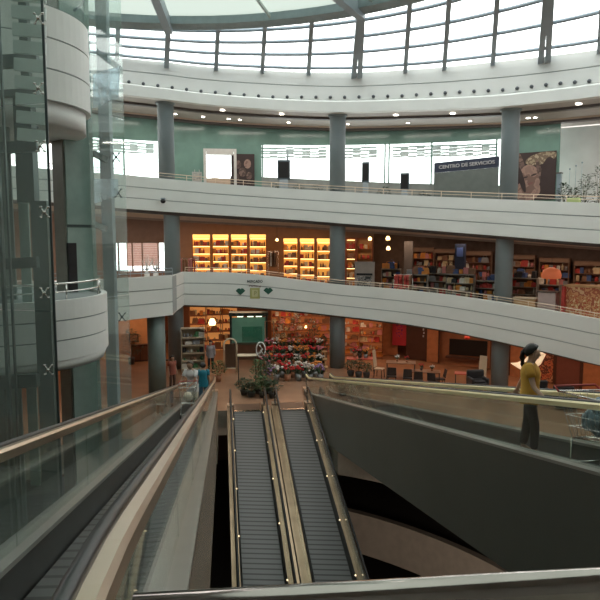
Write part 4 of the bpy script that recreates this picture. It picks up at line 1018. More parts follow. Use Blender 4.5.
# merchandise shelf at the left
def gshelf(px, Y, w, h, label, where, group, cols, n=4, per=6, fm=None, back=None, s=1.2, kinds=('carton', 'jar', 'bag', 'shoe'), name='shelf_unit', header=None, strips=None, d=.42):
    M = gplace(px, Y); o = thing(name, label, 'shelf', M.translation); fm = fm or mat('cream_shelf', (.50, .40, .28), .5)
    for sx in (-1, 1):
        b = MB(M); b.box((sx*(w/2-.02), 0, h/2), (.04, d, h)); b.build('side_panel', fm, o)
    b = MB(M); b.box((0, d/2-.01, h/2), (w-.08, .02, h)); b.build('back_panel', back or fm, o)
    b = MB(M); b.box((0, 0, h+.02), (w, d, .05)); b.build('top_panel', header or fm, o)
    for i in range(n):
        z = .15+(h-.2)*i/n
        b = MB(M); b.box((0, -.01, z), (w-.08, d-.04, .07)); b.build('shelf', fm, o)
        if strips: b = MB(M); b.box((0, d/2-.06, z+(h-.2)/n-.06), (w-.12, .03, .03)); b.build('light_strip', strips, o)
        for j in range(per):
            if random.random() < .12: continue
            goods(M @ Matrix.Translation(((j+.5)/per*(w-.16)-(w-.16)/2, -.03, z+.036)), random.choice(kinds), random.choice(cols), where, group, min(s, ((h-.2)/n-.1)/.30))
    return o
gshelf(191, 33.5, 1.25, 2.3, 'cream shelf unit of dark goods, ground floor, right of the leftmost column', 'on the cream shelf by the leftmost column', 'goods on the cream shelf', ('black', 'brown', 'green', 'grey', 'white'), 5, 6)
# orange lit shelving at the centre rear
for i, (px, w_) in enumerate(((283, 1.5), (303, 1.5), (324, 1.5), (352, 1.4), (372, 1.4))):
    gshelf(px, 38.5-.35*abs(i-1), w_, 2.85, 'tall orange lit shelf behind the flower shop, %s' % ['leftmost', 'second from left', 'just left of the middle column', 'just right of the middle column', 'rightmost'][i], 'on the orange lit shelves of the flower shop', 'goods on the orange lit shelves', ('red', 'orange', 'brown', 'cream', 'pink', 'white'), 6, 7, mat('orange_wood', (.30, .11, .05), .5), mat('orange_back', (.42, .17, .07), .5, emit=(1, .32, .10), est=.12), 1.3, strips=emis('orange_tube', (1, .5, .2), 1.2))
for i, (px, Y) in enumerate(((197, 39), (213, 39.5), (228, 39.8))):
    gshelf(px, Y, 1.1, 2.9, 'narrow orange shelf at the back left of the ground floor shop, %s of three' % ['left', 'middle', 'right'][i], 'on the narrow orange shelves', 'goods on the narrow orange shelves', ('red', 'orange', 'brown', 'cream'), 5, 5, mat('orange_wood', (.30, .11, .05), .5), mat('amber_back', (.7, .32, .10), .5, emit=(1, .42, .12), est=.35), 1.3)
# arched mirror frame
M = gplace(229, 33); o = thing('arched_frame', 'tall white arched frame standing left of the green lit booth', 'frame', M.translation)
b = MB(M); P_ = [(-.32, 0, .02), (-.33, 0, 1.5)]+[(-.33*math.cos(t), 0, 1.5+.33*math.sin(t)) for t in [PI*i/12 for i in range(1, 12)]]+[(.33, 0, 1.5), (.32, 0, .02)]
b.tube(P_, .045, 8); b.build('arch', mat('cream_paint', (.62, .52, .38), .5), o)
b = MB(M); b.prism([(-.27, -.0), (.27, 0), (.27, .02), (-.27, .02)], .25, 1.55); b.build('panel', mat('dark_mirror', (.10, .06, .04), .15, .3), o)
b = MB(M); b.bar((-.32, 0, .25), (.32, 0, .25), .05, .05); b.build('crossbar', mat('cream_paint', (.62, .52, .38), .5), o)
# green lit booth
M = gplace(248, 37); o = thing('shop_booth', 'green lit booth with a glass front in the middle of the ground floor shop', 'booth', M.translation)
for sx in (-1, 1):
    b = MB(M); b.box((sx*1.05, 0, 1.3), (.12, .8, 2.6)); b.build('side_post', M_dsteel, o)
b = MB(M); b.box((0, .35, 1.45), (2.0, .06, 1.9)); b.build('back_panel', mat('green_back', (.12, .24, .17), .5, emit=(.25, .5, .35), est=.12), o)
b = MB(M); b.box((0, 0, 2.68), (2.3, .9, .2)); b.build('roof', M_dsteel, o)
b = MB(M); b.box((0, 0, .45), (2.0, .8, .9)); b.build('counter_base', mat('brown_base', (.2, .1, .06), .5), o)
for x in (-.5, .1, .6):
    b = MB(M); b.box((x, -.1, 2.52), (.35, .1, .05)); b.build('lamp', emis('pale_green_tube', (.8, 1, .7), 2.5), o)
b = MB(M); b.box((.2, -.3, 1.5), (1.2, .02, .9)); b.build('glass_front', M_gsho, o)
M = gplace(269, 36.5); o = thing('white_door_frame', 'pale upright frame right of the green lit booth', 'frame', M.translation)
b = MB(M); b.tube([(-.25, 0, .02), (-.25, 0, 2.3), (.25, 0, 2.3), (.25, 0, .02)], .045, 6); b.build('frame', mat('cream_paint', (.62, .52, .38), .5), o)
# table with thin legs by the planter
def table(px, Y, w, d, h, m, lm, label, face=0, r=.02, shelf=False):
    M = gplace(px, Y, face); o = thing('table', label, 'table', M.translation)
    b = MB(M); b.bbox((0, 0, h-.02), (w, d, .04), .01); b.build('tabletop', m, o)
    for sx in (-1, 1):
        for sy in (-1, 1):
            b = MB(M); b.tube([(sx*(w/2-.05), sy*(d/2-.05), .005), (sx*(w/2-.05), sy*(d/2-.05), h-.04)], r, 6); b.build('leg', lm, o)
    return M
table(246, 30.5, .95, .6, 1.45, mat('cream_paint', (.62, .52, .38), .5), M_iron, 'high table with a pale top and thin black legs behind the planter')
M = gplace(260, 30.4); o = thing('oval_sculpture', 'black and white oval openwork sculpture on a stand above the planter', 'sculpture', M.translation)
b = MB(M); b.tube([(.22*math.cos(t), 0, 1.72+.36*math.sin(t)) for t in [2*PI*i/24 for i in range(24)]], .04, 6, True); b.build('ring', mat('bright_white', (.8, .78, .75), .5), o)
b = MB(M); b.tube([(-.1, 0, 1.5), (.08, .0, 1.75), (-.06, 0, 1.95)], .05, 6); b.tube([(.12, 0, 1.5), (-.02, 0, 1.7)], .035, 6); b.build('figure', mat('bright_white', (.8, .78, .75), .5), o)
b = MB(M); b.lathe([(.18, 0.0), (.18, .04), (.03, .06), (.03, 1.36)], n=12); b.build('stand', M_iron, o)
# planter island
for i, (px, Y, h, w_, n, fl, lab) in enumerate(((243, 28.3, .75, .75, 170, None, 'low dark leafy plant at the left end of the planter row'), (250, 28.0, .6, .7, 150, None, 'low dark leafy plant second from the left of the planter row'), (257, 28.6, 1.55, .6, 230, None, 'tall bright green plant in the middle of the planter row'),
        (262, 27.9, .9, .7, 170, None, 'bushy green plant before the tall green one'), (268, 28.6, 1.25, .7, 170, 'lilac', 'lilac flowering plant in the planter row'), (272, 27.8, .75, .7, 150, None, 'low dark plant at the right end of the planter row'), (265, 30.0, 1.6, .7, 150, 'pink', 'tall pink flowering plant behind the planter row'))):
    plant(gplace(px, Y), h, w_, n, lab, leafm=M_leaf if i in (2, 3) else M_leafd, flowers=fl, ph=.25)
plant(gplace(216, 31.0), 1.0, .8, 170, 'round green plant in a pot left of the arched frame', pot=M_terra, leafm=M_leaf)
# flower shop: stepped stand and bouquets
M = gplace(296, 33.3); o = thing('flower_stand', 'stepped wooden flower stand in front of the orange shelves', 'stand', M.translation)
for k in range(3):
    b = MB(M); b.box((0, k*.55, .25+.32*k), (3.4, .5, .04)); b.build('step', M_tan, o)
    for x in (-1.6, 0, 1.6):
        b = MB(M); b.box((x, k*.55, .115+.16*k), (.05, .4, .23+.32*k)); b.build('support', M_tan, o)
FCK = list(FC)
def bouquet(M, fl, label, group, s=1.0):
    o = thing('bouquet', label, 'bouquet', M.translation, group)
    b = MB(M); b.lathe([(0, 0), (.09*s, 0), (.12*s, .22*s), (.10*s, .22*s), (0, .20*s)], n=12); b.build('vase', random.choice((M_pot, M_terra, mat('grey_zinc', (.3, .3, .3), .4, .7))), o)
    b = MB(M)
    for i in range(26):
        a = random.uniform(0, 2*PI); b.leaf((.04*s*math.cos(a), .04*s*math.sin(a), .2*s), (math.cos(a), math.sin(a), random.uniform(.5, 2.2)), random.uniform(.2, .4)*s, .05*s)
    b.build('foliage', M_leafd, o)
    b = MB(M)
    for i in range(13):
        a = random.uniform(0, 2*PI); rr = .2*s*random.random()**.5; b.ball((rr*math.cos(a), rr*math.sin(a), (.42+random.uniform(-.05, .14))*s), random.uniform(.035, .06)*s, 6, (1, 1, .75))
    b.build('flower_heads', mat('petal_'+fl, FC[fl], .6, noise=.2, scale=10), o)
for k in range(3):
    for j in range(8):
        fl = random.choice(('red', 'red', 'pink', 'white', 'orange'))
        bouquet(M @ Matrix.Translation((-1.5+2.75*j/7, k*.55, .275+.32*k)), fl, '%s bouquet on the stepped flower stand' % fl, '%s bouquets on the stepped stand' % fl, 1.25)
for j in range(9):
    fl = random.choice(('red', 'white', 'pink', 'lilac', 'orange')); px = 276+5.6*j
    bouquet(gplace(px, 31.2+.75*(j % 2)), fl, '%s bouquet in a floor vase before the stepped stand' % fl, '%s bouquets in floor vases' % fl, 1.5)
for i, (px, Y, h, w_, fl) in enumerate(((281, 36.4, 2.5, .9, 'red'), (296, 36.8, 2.7, .9, 'white'), (312, 36.4, 2.4, .9, None), (324, 35.8, 1.5, .6, None))):
    plant(gplace(px, Y), h, w_, 230, 'tall dark leafy plant behind the stepped flower stand, %s of four' % ['leftmost', 'second', 'third', 'rightmost'][i], flowers=fl, ph=.4)
# right of the middle column
table(362, 33.2, 1.5, .8, .80, mat('red_top', (.45, .06, .04), .4), M_iron, 'red topped table just right of the middle column, ground floor')
for i, (px, Y, h) in enumerate(((352, 32.2, .8), (360, 31.9, .95), (368, 32.0, .75))):
    plant(gplace(px, Y), h, .55, 120, 'dark potted plant before the red topped table, %s of three' % ['left', 'middle', 'right'][i])
for j, (px, fl) in enumerate(((356, 'red'), (361, 'pink'), (367, 'orange'))):
    bouquet(gplace(px, 33.2) @ Matrix.Translation((0, 0, .803)), fl, '%s bouquet standing on the red topped table' % fl, None, 1.0)
def chair(px, Y, face, m, lm, label, h=.45, back=.5):
    M = gplace(px, Y, face); o = thing('chair', label, 'chair', M.translation)
    b = MB(M); b.bbox((0, 0, h), (.46, .46, .06), .02); b.build('seat', m, o)
    b = MB(M); b.loft([[Vector((-.22, .21, h+.08)), Vector((.22, .21, h+.08)), Vector((.22, .24, h+.08)), Vector((-.22, .24, h+.08))], [Vector((-.2, .31, h+back)), Vector((.2, .31, h+back)), Vector((.2, .33, h+back)), Vector((-.2, .33, h+back))]]); b.build('backrest', m, o)
    for sx in (-1, 1):
        for sy in (-1, 1):
            b = MB(M); b.tube([(sx*.18, sy*.18, h-.03), (sx*.22, sy*.22, .005)], .018, 6); b.build('leg', lm, o)
M_cr = mat('cream_leather', (.60, .42, .28), .45); M_bl = mat('black_leather', (.03, .025, .025), .4); M_rd = mat('red_fabric', (.42, .06, .05), .6)
chair(381, 32.3, 1.2, M_cr, M_iron, 'cream high backed chair right of the red topped table', .5, .95)
for i, (px, Y, f, w_) in enumerate(((403, 32.0, 0, 1.5), (428, 31.6, 0, 1.5))):
    table(px, Y, w_, .8, .78+.25*(i == 0), mat('dark_walnut', (.22, .09, .045), .35), M_iron, ['higher dark wooden table left of the dark panel, ground floor', 'long dark wooden table in front of the orange panel, ground floor'][i])
for i, (px, Y, f) in enumerate(((394, 31.0, PI), (410, 31.0, PI), (421, 30.7, PI), (436, 30.7, PI-.3), (443, 31.6, -1.3))):
    chair(px, Y, f, M_bl, M_iron, 'black chair at the dark wooden tables, %s from the left' % ['first', 'second', 'third', 'fourth', 'fifth'][i], .45, .5)
for i, (px, fl) in enumerate(((399, 'white'), (409, 'red'), (424, 'red'), (435, 'white'))):
    M = gplace(px, 32.0 if i < 2 else 31.6) @ Matrix.Translation((0, 0, 1.035 if i < 2 else .785)); bouquet(M, fl, 'small %s posy on the %s dark table' % (fl, 'higher' if i < 2 else 'long'), None, .6)
def panel(px, r, w_, h, m, label, name='wall_panel', z=0.02, t=.06, cat='panel', fr=None):
    ph = phi_at(px, r); p = ring(ph, r); p.z = floor1(ring(ph, RR).x)
    M = Matrix.Translation(p) @ Matrix.Rotation(-R(ph), 4, 'Z'); o = thing(name, label, cat, M.translation+Vector((0, 0, z)))
    b = MB(M); b.box((0, 0, z+h/2), (w_, t, h)); b.build('board', m, o)
    if fr: 
        for sx in (-1, 1):
            b = MB(M); b.box((sx*(w_/2), -.01, z+h/2), (.08, t+.04, h)); b.build('edge', fr, o)
    return M, o
M_op = mat('bright_orange_panel', (.42, .18, .085), .5, noise=.15); M_dw = mat('dark_wood_panel', (.07, .03, .02), .4)
pr_ = RR+5.6
panel(392, pr_, .9, 2.6, M_op, 'bright orange panel left of the red picture, ground floor')
M, o = panel(401, pr_-.25, .85, 1.9, mat('crimson_picture', (.42, .03, .05), .5), 'crimson upright picture between the orange panels', 'picture', .75, cat='picture')
b = MB(M); b.box((0, -.04, 1.7), (.4, .012, .9)); b.build('print', voro('purple_red_print', [(.30, .02, .12), (.5, .05, .05), (.2, .02, .1)], 6), o)
M, o = panel(419, pr_-.3, 1.3, 2.9, M_dw, 'dark wooden panel with small pale marks, ground floor')
for k in range(6):
    b = MB(M); b.box((.38+.03*(k % 2), -.045, 1.5+.2*k), (.08, .012, .12)); b.build('pale_mark', mat('pale_letter', (.45, .47, .50), .5), o)
panel(435, pr_-.3, .75, 2.5, M_op, 'narrow orange panel right of the dark wooden one', fr=M_dw)
pr2 = RR+5.0
M, o = panel(467, pr2+.6, 3.0, 2.6, mat('orange_brown_wall', (.33, .15, .08), .5, noise=.1), 'wide orange wall unit with a dark recess left of the right column', 'wall_unit', cat='wall unit')
b = MB(M); b.box((.25, -.06, 1.15), (2.2, .08, .95)); b.build('recess', mat('black_recess', (.012, .010, .010), .3), o)
b = MB(M); b.box((.2, -.2, .55), (2.4, .35, .10)); b.build('shelf', M_dw, o)
for i, x in enumerate((-.25, 1.0)):
    pass
M = gplace(467, 31.5); 
table(467, 31.3, .85, .6, .95, mat('red_top', (.45, .06, .04), .4), M_iron, 'small red topped table before the dark recess')
chair(484, 31.0, -.5, M_cr, M_iron, 'cream high backed chair left of the right column', .62, 1.3)
def armchair(px, Y, face, m, label):
    M = gplace(px, Y, face); o = thing('armchair', label, 'armchair', M.translation)
    b = MB(M); b.bbox((0, 0, .25), (.85, .8, .34), .06); b.build('base', m, o)
    b = MB(M); b.bbox((0, -.03, .46), (.55, .6, .12), .05); b.build('cushion', m, o)
    b = MB(M); b.bbox((0, .34, .62), (.85, .18, .6), .07); b.build('backrest', m, o)
    for sx in (-1, 1):
        b = MB(M); b.bbox((sx*.36, -.02, .48), (.15, .75, .3), .06); b.build('armrest', m, o)
armchair(482, 29.2, .4, M_bl, 'black armchair left of the right column'); armchair(546, 27.0, .3, M_bl, 'black armchair right of the right column')
armchair(572, 26.0, .2, M_bl, 'black armchair nearest the right edge on the ground floor')
# right of the right column
for i, (px, w_) in enumerate(((524, 1.1), (548, 1.2), (574, 1.3), (604, 1.5))):
    M, o = panel(px, RR+5.3, w_, 2.4, [M_op, voro('red_brown_goods', [(.30, .07, .04), (.50, .16, .07), (.12, .04, .03), (.42, .22, .12)], 4), mat('dark_red_panel', (.17, .06, .045), .5), M_op][i], '%s panel on the ground floor right of the right column' % ['bright orange', 'mottled red brown', 'plain dark red', 'orange end'][i], fr=M_dw)
p = gplace(538, 26.5); o = thing('folded_lampshade', 'large pale lit folded paper lampshade beside the woman in yellow', 'lamp', p.translation)
zz0 = W(540, 360, 26.5).z
b = MB(); A = [W(518, 369, 26.5), W(534, 369, 26.2), W(546, 355, 26.2), W(540, 353, 26.5), W(531, 364, 26.6)]
A = [W(513, 365, 26.6), W(523, 371, 26.3), W(534, 370, 26.2), W(541, 364, 26.2), W(546, 354.5, 26.3), W(536, 352.5, 26.6), W(528, 361, 26.7), W(520, 364.5, 26.7)]
b.loft([A, [q+Vector((0, .35, .02)) for q in A]]); b.build('shade', mat('lit_paper', (.80, .55, .36), .6, emit=(1, .62, .34), est=.35), o)
c_ = W(531, 353, 26.7); 
b = MB(); b.tube([Vector((c_.x, 26.6, zz0-1.3)), Vector((c_.x, 26.6, zz0-.2))], .03, 8); b.lathe([(.3, 0), (.3, .03)], (c_.x, 26.6, zz0-1.33), 16); b.build('stand', M_iron, o)
# left orange wall: pictures and a cabinet
for i, (px, py0, py1, w_) in enumerate(((131, 334, 342, .55), (133, 345, 354, .5))):
    r = RR+4.4; M = place(px, r, 0, 0, z=(zpx(px, py0, r)+zpx(px, py1, r))/2); o = thing('picture', 'dark framed picture on the orange wall beneath the lift bridge, %s one' % ['upper', 'lower'][i], 'picture', M.translation)
    h = zpx(px, py0, r)-zpx(px, py1, r)
    b = MB(M); b.box((0, 0, 0), (w_, .05, h)); b.build('frame', M_dw, o); b = MB(M); b.box((0, -.03, 0), (w_*.75, .02, h*.75)); b.build('print', voro('brown_print', [(.2, .1, .06), (.35, .2, .12), (.1, .06, .04)], 6), o)
M = place(128, RR+2.6, 0); plant(M, 2.0, 1.3, 260, 'large dark plant against the orange wall beneath the lift bridge', ph=.4)
M = place(137, RR+3.4, 0); o = thing('side_cabinet', 'dark wooden side cabinet against the orange wall beneath the lift bridge', 'cabinet', M.translation)
b = MB(M); b.bbox((0, 0, .5), (1.0, .4, .98), .02); b.build('body', M_dw, o); 
for sx in (-1, 1):
    b = MB(M); b.box((sx*.24, -.21, .5), (.44, .02, .8)); d_ = b.build('door', mat('dark_walnut', (.22, .09, .045), .35), o); b = MB(M); b.box((sx*.06, -.235, .55), (.02, .03, .14)); b.build('handle', M_chrome, d_)
for i, x in enumerate((150, 163)):
    M = place(x, RR+3.2, 0); o = thing('coat_stand', 'thin black coat stand %s the green grey column' % ['left of', 'right of'][i], 'coat stand', M.translation)
    b = MB(M); b.lathe([(.2, .01), (.2, .04), (.02, .06), (.02, 1.8)], n=10); b.build('pole', M_iron, o)
    b = MB(M)
    for k in range(6): a = k*1.05; b.tube([(0, 0, 1.6+.06*(k % 2)), (.2*math.cos(a), .2*math.sin(a), 1.75)], .012, 5)
    b.build('hooks', M_iron, o)
panel(176, RR+3.0, .5, 1.0, mat('red_round_sign', (.55, .05, .07), .5), 'small red sign board beside the leftmost column on the ground floor', 'sign_board', 1.3, cat='sign')
# pendants on the ground floor
for px, py, r, s, w in ((211, 322.5, RR+3.5, .22, 'large amber lamp above the ground floor shop left of the green booth'), (192, 324, RR+6.5, .12, 'small amber lamp above the cream shelf'), (306, 327, RR+4.5, .08, 'small amber lamp above the flower stand'), (470, 337, RR+3.5, .17, 'dark red pendant lamp above the red topped table left of the right column')):
    pendant(px, py, r, s, w, 1, glow=mat('dark_red_shade', (.3, .04, .03), .4) if px == 470 else emis('amber_lamp', (1, .62, .25), 3))
for i, px in enumerate((200, 230, 262, 300, 360, 400, 440, 480, 530, 570)):
    downlight(px, 0, T_b2_bot, RR+1.6, 'warm downlights of the ground floor ceiling', 'small warm downlight in the ground floor ceiling', .08)

# ================================================================== PEOPLE
def smooth_skin(name, J, E, m, root, mods=2, parent=None, label=None):
    """one continuous surface grown round the joints J {name: (point, radius or (rx, ry))}"""
    names = list(J); idx = {n: i for i, n in enumerate(names)}
    me = bpy.data.meshes.new(name); me.from_pydata([Vector(J[n][0]) for n in names], [(idx[a], idx[c]) for a, c in E], []); me.update()
    o = bpy.data.objects.new(name, me); C.objects.link(o)
    sk = o.modifiers.new('skin', 'SKIN'); sk.use_smooth_shade = True; sk.branch_smoothing = .3
    lay = me.skin_vertices[0].data if me.skin_vertices else None
    if lay is None:
        bm = bmesh.new(); bm.from_mesh(me); bm.verts.layers.skin.verify(); bm.to_mesh(me); bm.free(); lay = me.skin_vertices[0].data
    for n in names:
        r = J[n][1]; lay[idx[n]].radius = r if isinstance(r, tuple) else (r, r); lay[idx[n]].use_root = (n == root)
    sb = o.modifiers.new('sub', 'SUBSURF'); sb.levels = mods; sb.render_levels = mods
    dg = bpy.context.evaluated_depsgraph_get(); nm = bpy.data.meshes.new_from_object(o.evaluated_get(dg)); bpy.data.objects.remove(o)
    nm.materials.clear(); nm.materials.append(m)
    for p in nm.polygons: p.use_smooth = True
    o = bpy.data.objects.new(name, nm); C.objects.link(o)
    if parent is not None: o.parent = parent
    if label: o['label'] = label
    return o
M_skin = mat('skin_tone', (.42, .24, .16), .5, noise=.05); M_skin2 = mat('skin_tone_pale', (.62, .40, .29), .5, noise=.05); M_hair = mat('dark_hair', (.012, .009, .008), .45)
def person(label, M, P, cl, hair='short', fingers=False, hairm=M_hair, skinm=None, fem=False):
    """M: frame at the feet, facing +x. P: joints in that frame"""
    skinm = skinm or M_skin
    root = thing('person', label, 'person', M.translation)
    S0 = Matrix.Translation(-M.translation) @ M
    def X(p): return S0 @ Vector(p)
    r = .94 if fem else 1.04
    J = {'pelvis': (P['pelvis'], .118*r), 'waist': (P['waist'], .095*r), 'chest': (P['chest'], .112*r), 'collar': (P['collar'], .070*r), 'neck': (P['neck'], .05), 'jaw': (P['jaw'], .080), 'head': (P['head'], .108), 'crown': (P['crown'], .088)}
    E = [('pelvis', 'waist'), ('waist', 'chest'), ('chest', 'collar'), ('collar', 'neck'), ('neck', 'jaw'), ('jaw', 'head'), ('head', 'crown')]
    for s in 'lr':
        J['sh'+s] = (P['sh'+s], .058*r); J['el'+s] = (P['el'+s], .040*r); J['wr'+s] = (P['wr'+s], .026); J['pa'+s] = (P['pa'+s], (.036, .020))
        J['hip'+s] = (P['hip'+s], .090*r); J['kn'+s] = (P['kn'+s], .062*r); J['an'+s] = (P['an'+s], .040); J['toe'+s] = (P['toe'+s], .034)
        E += [('collar', 'sh'+s), ('sh'+s, 'el'+s), ('el'+s, 'wr'+s), ('wr'+s, 'pa'+s), ('pelvis', 'hip'+s), ('hip'+s, 'kn'+s), ('kn'+s, 'an'+s), ('an'+s, 'toe'+s)]
        w_, pa = Vector(P['wr'+s]), Vector(P['pa'+s]); d = (pa-w_).normalized(); side = Vector(P.get('palm'+s, (1, 0, 0))); side = (side-d*side.dot(d)).normalized(); dn = Vector(P.get('curl'+s, (0, 0, -1)))
        for f in range(4):
            b0 = pa+d*.015+side*(.026-.0175*f); L = (.075, .085, .08, .062)[f]
            b1 = b0+d*L*.5+dn*L*.10; b2 = b1+d*L*.25+dn*L*.35
            J['f%d%sa' % (f, s)] = (b0, .011); J['f%d%sb' % (f, s)] = (b1, .0095); J['f%d%sc' % (f, s)] = (b2, .008)
            E += [('pa'+s, 'f%d%sa' % (f, s)), ('f%d%sa' % (f, s), 'f%d%sb' % (f, s)), ('f%d%sb' % (f, s), 'f%d%sc' % (f, s))]
        t0 = w_+d*.03+side*.03; t1 = t0+side*.03+d*.03+dn*.01
        J['t%sa' % s] = (t0, .012); J['t%sb' % s] = (t1, .010); E += [('wr'+s, 't%sa' % s), ('t%sa' % s, 't%sb' % s)]
    JJ = {k: (X(v[0]), v[1]) for k, v in J.items()}
    body = smooth_skin('body', JJ, E, skinm, 'pelvis', 2, root)
    # clothing
    g = .020; el = cl.get('sleeve', .55); b = MB(S0)
    pv, wa, ch, co, nk = [Vector(P[k]) for k in ('pelvis', 'waist', 'chest', 'collar', 'neck')]
    hemp = pv+(pv-wa).normalized()*cl.get('hem', .10)*1.7
    k_ = 1.0 if fem else 1.04
    R_ = [(hemp, .140, .188), (pv, .140, .184), (wa, .124, .152), (wa.lerp(ch, .55), .134, .160), (ch, .142, .176), (co*.55+ch*.45, .125, .182), (co-Vector((0, 0, .012)), .095, .150), (co+Vector((0, 0, .022)), .070, .085), (co.lerp(nk, .65), .058, .060)]
    b.loft([[c_+Vector((rx*k_*math.cos(t), ry*k_*math.sin(t), .012*math.sin(3*t)*(i == 0))) for t in [2*PI*j/24 for j in range(24)]] for i, (c_, rx, ry) in enumerate(R_)], True, False, smooth=True)
    for s in 'lr':
        sh, e_, wr_ = Vector(P['sh'+s]), Vector(P['el'+s]), Vector(P['wr'+s]); ins = sh.lerp(co, .35)
        path = [ins, sh+Vector((0, 0, .004)), sh.lerp(e_, el*.5), sh.lerp(e_, el)]; rr_ = [.060, .072, .068, .066 if el < .9 else .056]
        if el > .9: path += [e_.lerp(wr_, .5), e_.lerp(wr_, .92)]; rr_ += [.048, .040]
        b.tube(path, [q*k_ for q in rr_], 14)
    so = b.build('shirt', cl['top'], None); so.parent = root
    B_ = {'pelvis': (JJ['pelvis'][0], .105*r)}; be = []
    kn = cl.get('leg', 1.0)
    for s in 'lr':
        B_['hip'+s] = (JJ['hip'+s][0], JJ['hip'+s][1]+g*.3); be += [('pelvis', 'hip'+s)]
        if kn >= 1:
            B_['kn'+s] = (JJ['kn'+s][0], JJ['kn'+s][1]+g*.8); B_['an'+s] = (JJ['an'+s][0]+Vector((0, 0, .02)), .058); be += [('hip'+s, 'kn'+s), ('kn'+s, 'an'+s)]
        else:
            B_['kn'+s] = (JJ['hip'+s][0].lerp(JJ['kn'+s][0], 1.1), .10); be += [('hip'+s, 'kn'+s)]
    smooth_skin('trousers' if kn >= 1 else 'shorts', B_, be, cl['bottom'], 'pelvis', 2, root)
    for s in 'lr':
        a, t = Vector(P['an'+s]), Vector(P['toe'+s]); d = (t-a); d.z = 0; d.normalize(); nn = Vector((-d.y, d.x, 0))
        b = MB(M); prof = []
        for u, w_, h in ((-.06, .030, .07), (-.03, .040, .09), (.05, .042, .085), (.12, .046, .055), (.18, .040, .04), (.205, .02, .03)):
            c_ = Vector((a.x, a.y, 0))+d*u; z0 = min(a.z-.08, t.z-.03)
            prof.append([c_-nn*w_+Vector((0, 0, z0)), c_+nn*w_+Vector((0, 0, z0)), c_+nn*w_*.7+Vector((0, 0, z0+h)), c_-nn*w_*.7+Vector((0, 0, z0+h))])
        b.loft(prof, smooth=True); b.build('shoe', cl.get('shoe', M_rubber), root)
    # face and hair
    h = Vector(P['head']); f = Vector(P.get('look', (1, 0, 0))).normalized(); sd = Vector((-f.y, f.x, 0)).normalized(); up = Vector((0, 0, 1))
    for sgn in (-1, 1):
        b = MB(M); b.ball(h+f*.074+sd*.032*sgn+up*-.005, .013, 8, (1, 1, .7)); b.build('eye', mat('eye_dark', (.05, .035, .03), .3), root)
        b = MB(M); b.ball(h+sd*.088*sgn-up*.015-f*.005, .028, 8, (.7, .5, 1.2)); b.build('ear', skinm, root)
        b = MB(M); b.bar(h+f*.079+sd*.015*sgn+up*.022, h+f*.068+sd*.05*sgn+up*.024, .01, .008); b.build('eyebrow', hairm, root)
    b = MB(M); b.add([h+f*.080+up*.0, h+f*.108-up*.035, h+f*.080+sd*.018-up*.042, h+f*.080-sd*.018-up*.042, h+f*.06-up*.02], [(0, 1, 2), (0, 3, 1), (1, 3, 2), (0, 2, 4), (0, 4, 3), (2, 3, 4)], True); b.build('nose', skinm, root)
    b = MB(M); b.ball(h+f*.073-up*.068, .02, 8, (.4, 1, .35)) if abs(f.x) > .5 else b.ball(h+f*.073-up*.068, .02, 8, (1, .4, .35)); b.build('mouth', mat('lips', (.35, .12, .10), .5), root)
    # hair cap
    b = MB(M); n = 20; m_ = 9; vs = []; fs = []
    cc = h+up*.022-f*.018
    for i in range(m_+1):
        th = PI*.75*i/m_
        for k in range(n):
            a = 2*PI*k/n; dirv = f*math.cos(a)+sd*math.sin(a); front = max(0, math.cos(a))
            t = th*(1-.65*((1+math.cos(a))/2)**1.3); rr = .113+.003*math.sin(5*a)
            vs.append(cc+up*rr*math.cos(t)*1.02+dirv*math.sin(t)*(rr if front < .3 else rr*.98))
    for i in range(m_):
        for k in range(n): fs.append((i*n+k, (i+1)*n+k, (i+1)*n+(k+1) % n, i*n+(k+1) % n))
    vs.append(cc+up*.02); q = len(vs)-1
    for k in range(n): fs.append((m_*n+k, q, m_*n+(k+1) % n))
    b.add(vs, fs, True); hr = b.build('hair', hairm, root)
    if hair == 'ponytail':
        b = MB(M); b.ball(h-f*.110+up*.03, .042, 10); b.tube([h-f*.10+up*.04, h-f*.140+up*.0, h-f*.150-up*.08, h-f*.140-up*.17, h-f*.125-up*.26], [.03, .038, .042, .034, .008], 10); b.build('ponytail', hairm, hr)
    return root
def base_pose(H=1.68):
    k = H/1.70
    P = {'pelvis': (0, 0, .95), 'waist': (.0, 0, 1.10), 'chest': (.0, 0, 1.28), 'collar': (-.01, 0, 1.41), 'neck': (.0, 0, 1.47), 'jaw': (.035, 0, 1.525), 'head': (.03, 0, 1.585), 'crown': (.015, 0, 1.645)}
    for s, y in (('l', 1), ('r', -1)):
        P.update({'sh'+s: (-.01, .165*y, 1.385), 'el'+s: (-.03, .21*y, 1.11), 'wr'+s: (.05, .22*y, .88), 'pa'+s: (.07, .22*y, .80), 'hip'+s: (0, .085*y, .89), 'kn'+s: (.02, .10*y, .50), 'an'+s: (-.02, .10*y, .10), 'toe'+s: (.11, .115*y, .045)})
    return {a: tuple(c_*k for c_ in v) for a, v in P.items()}
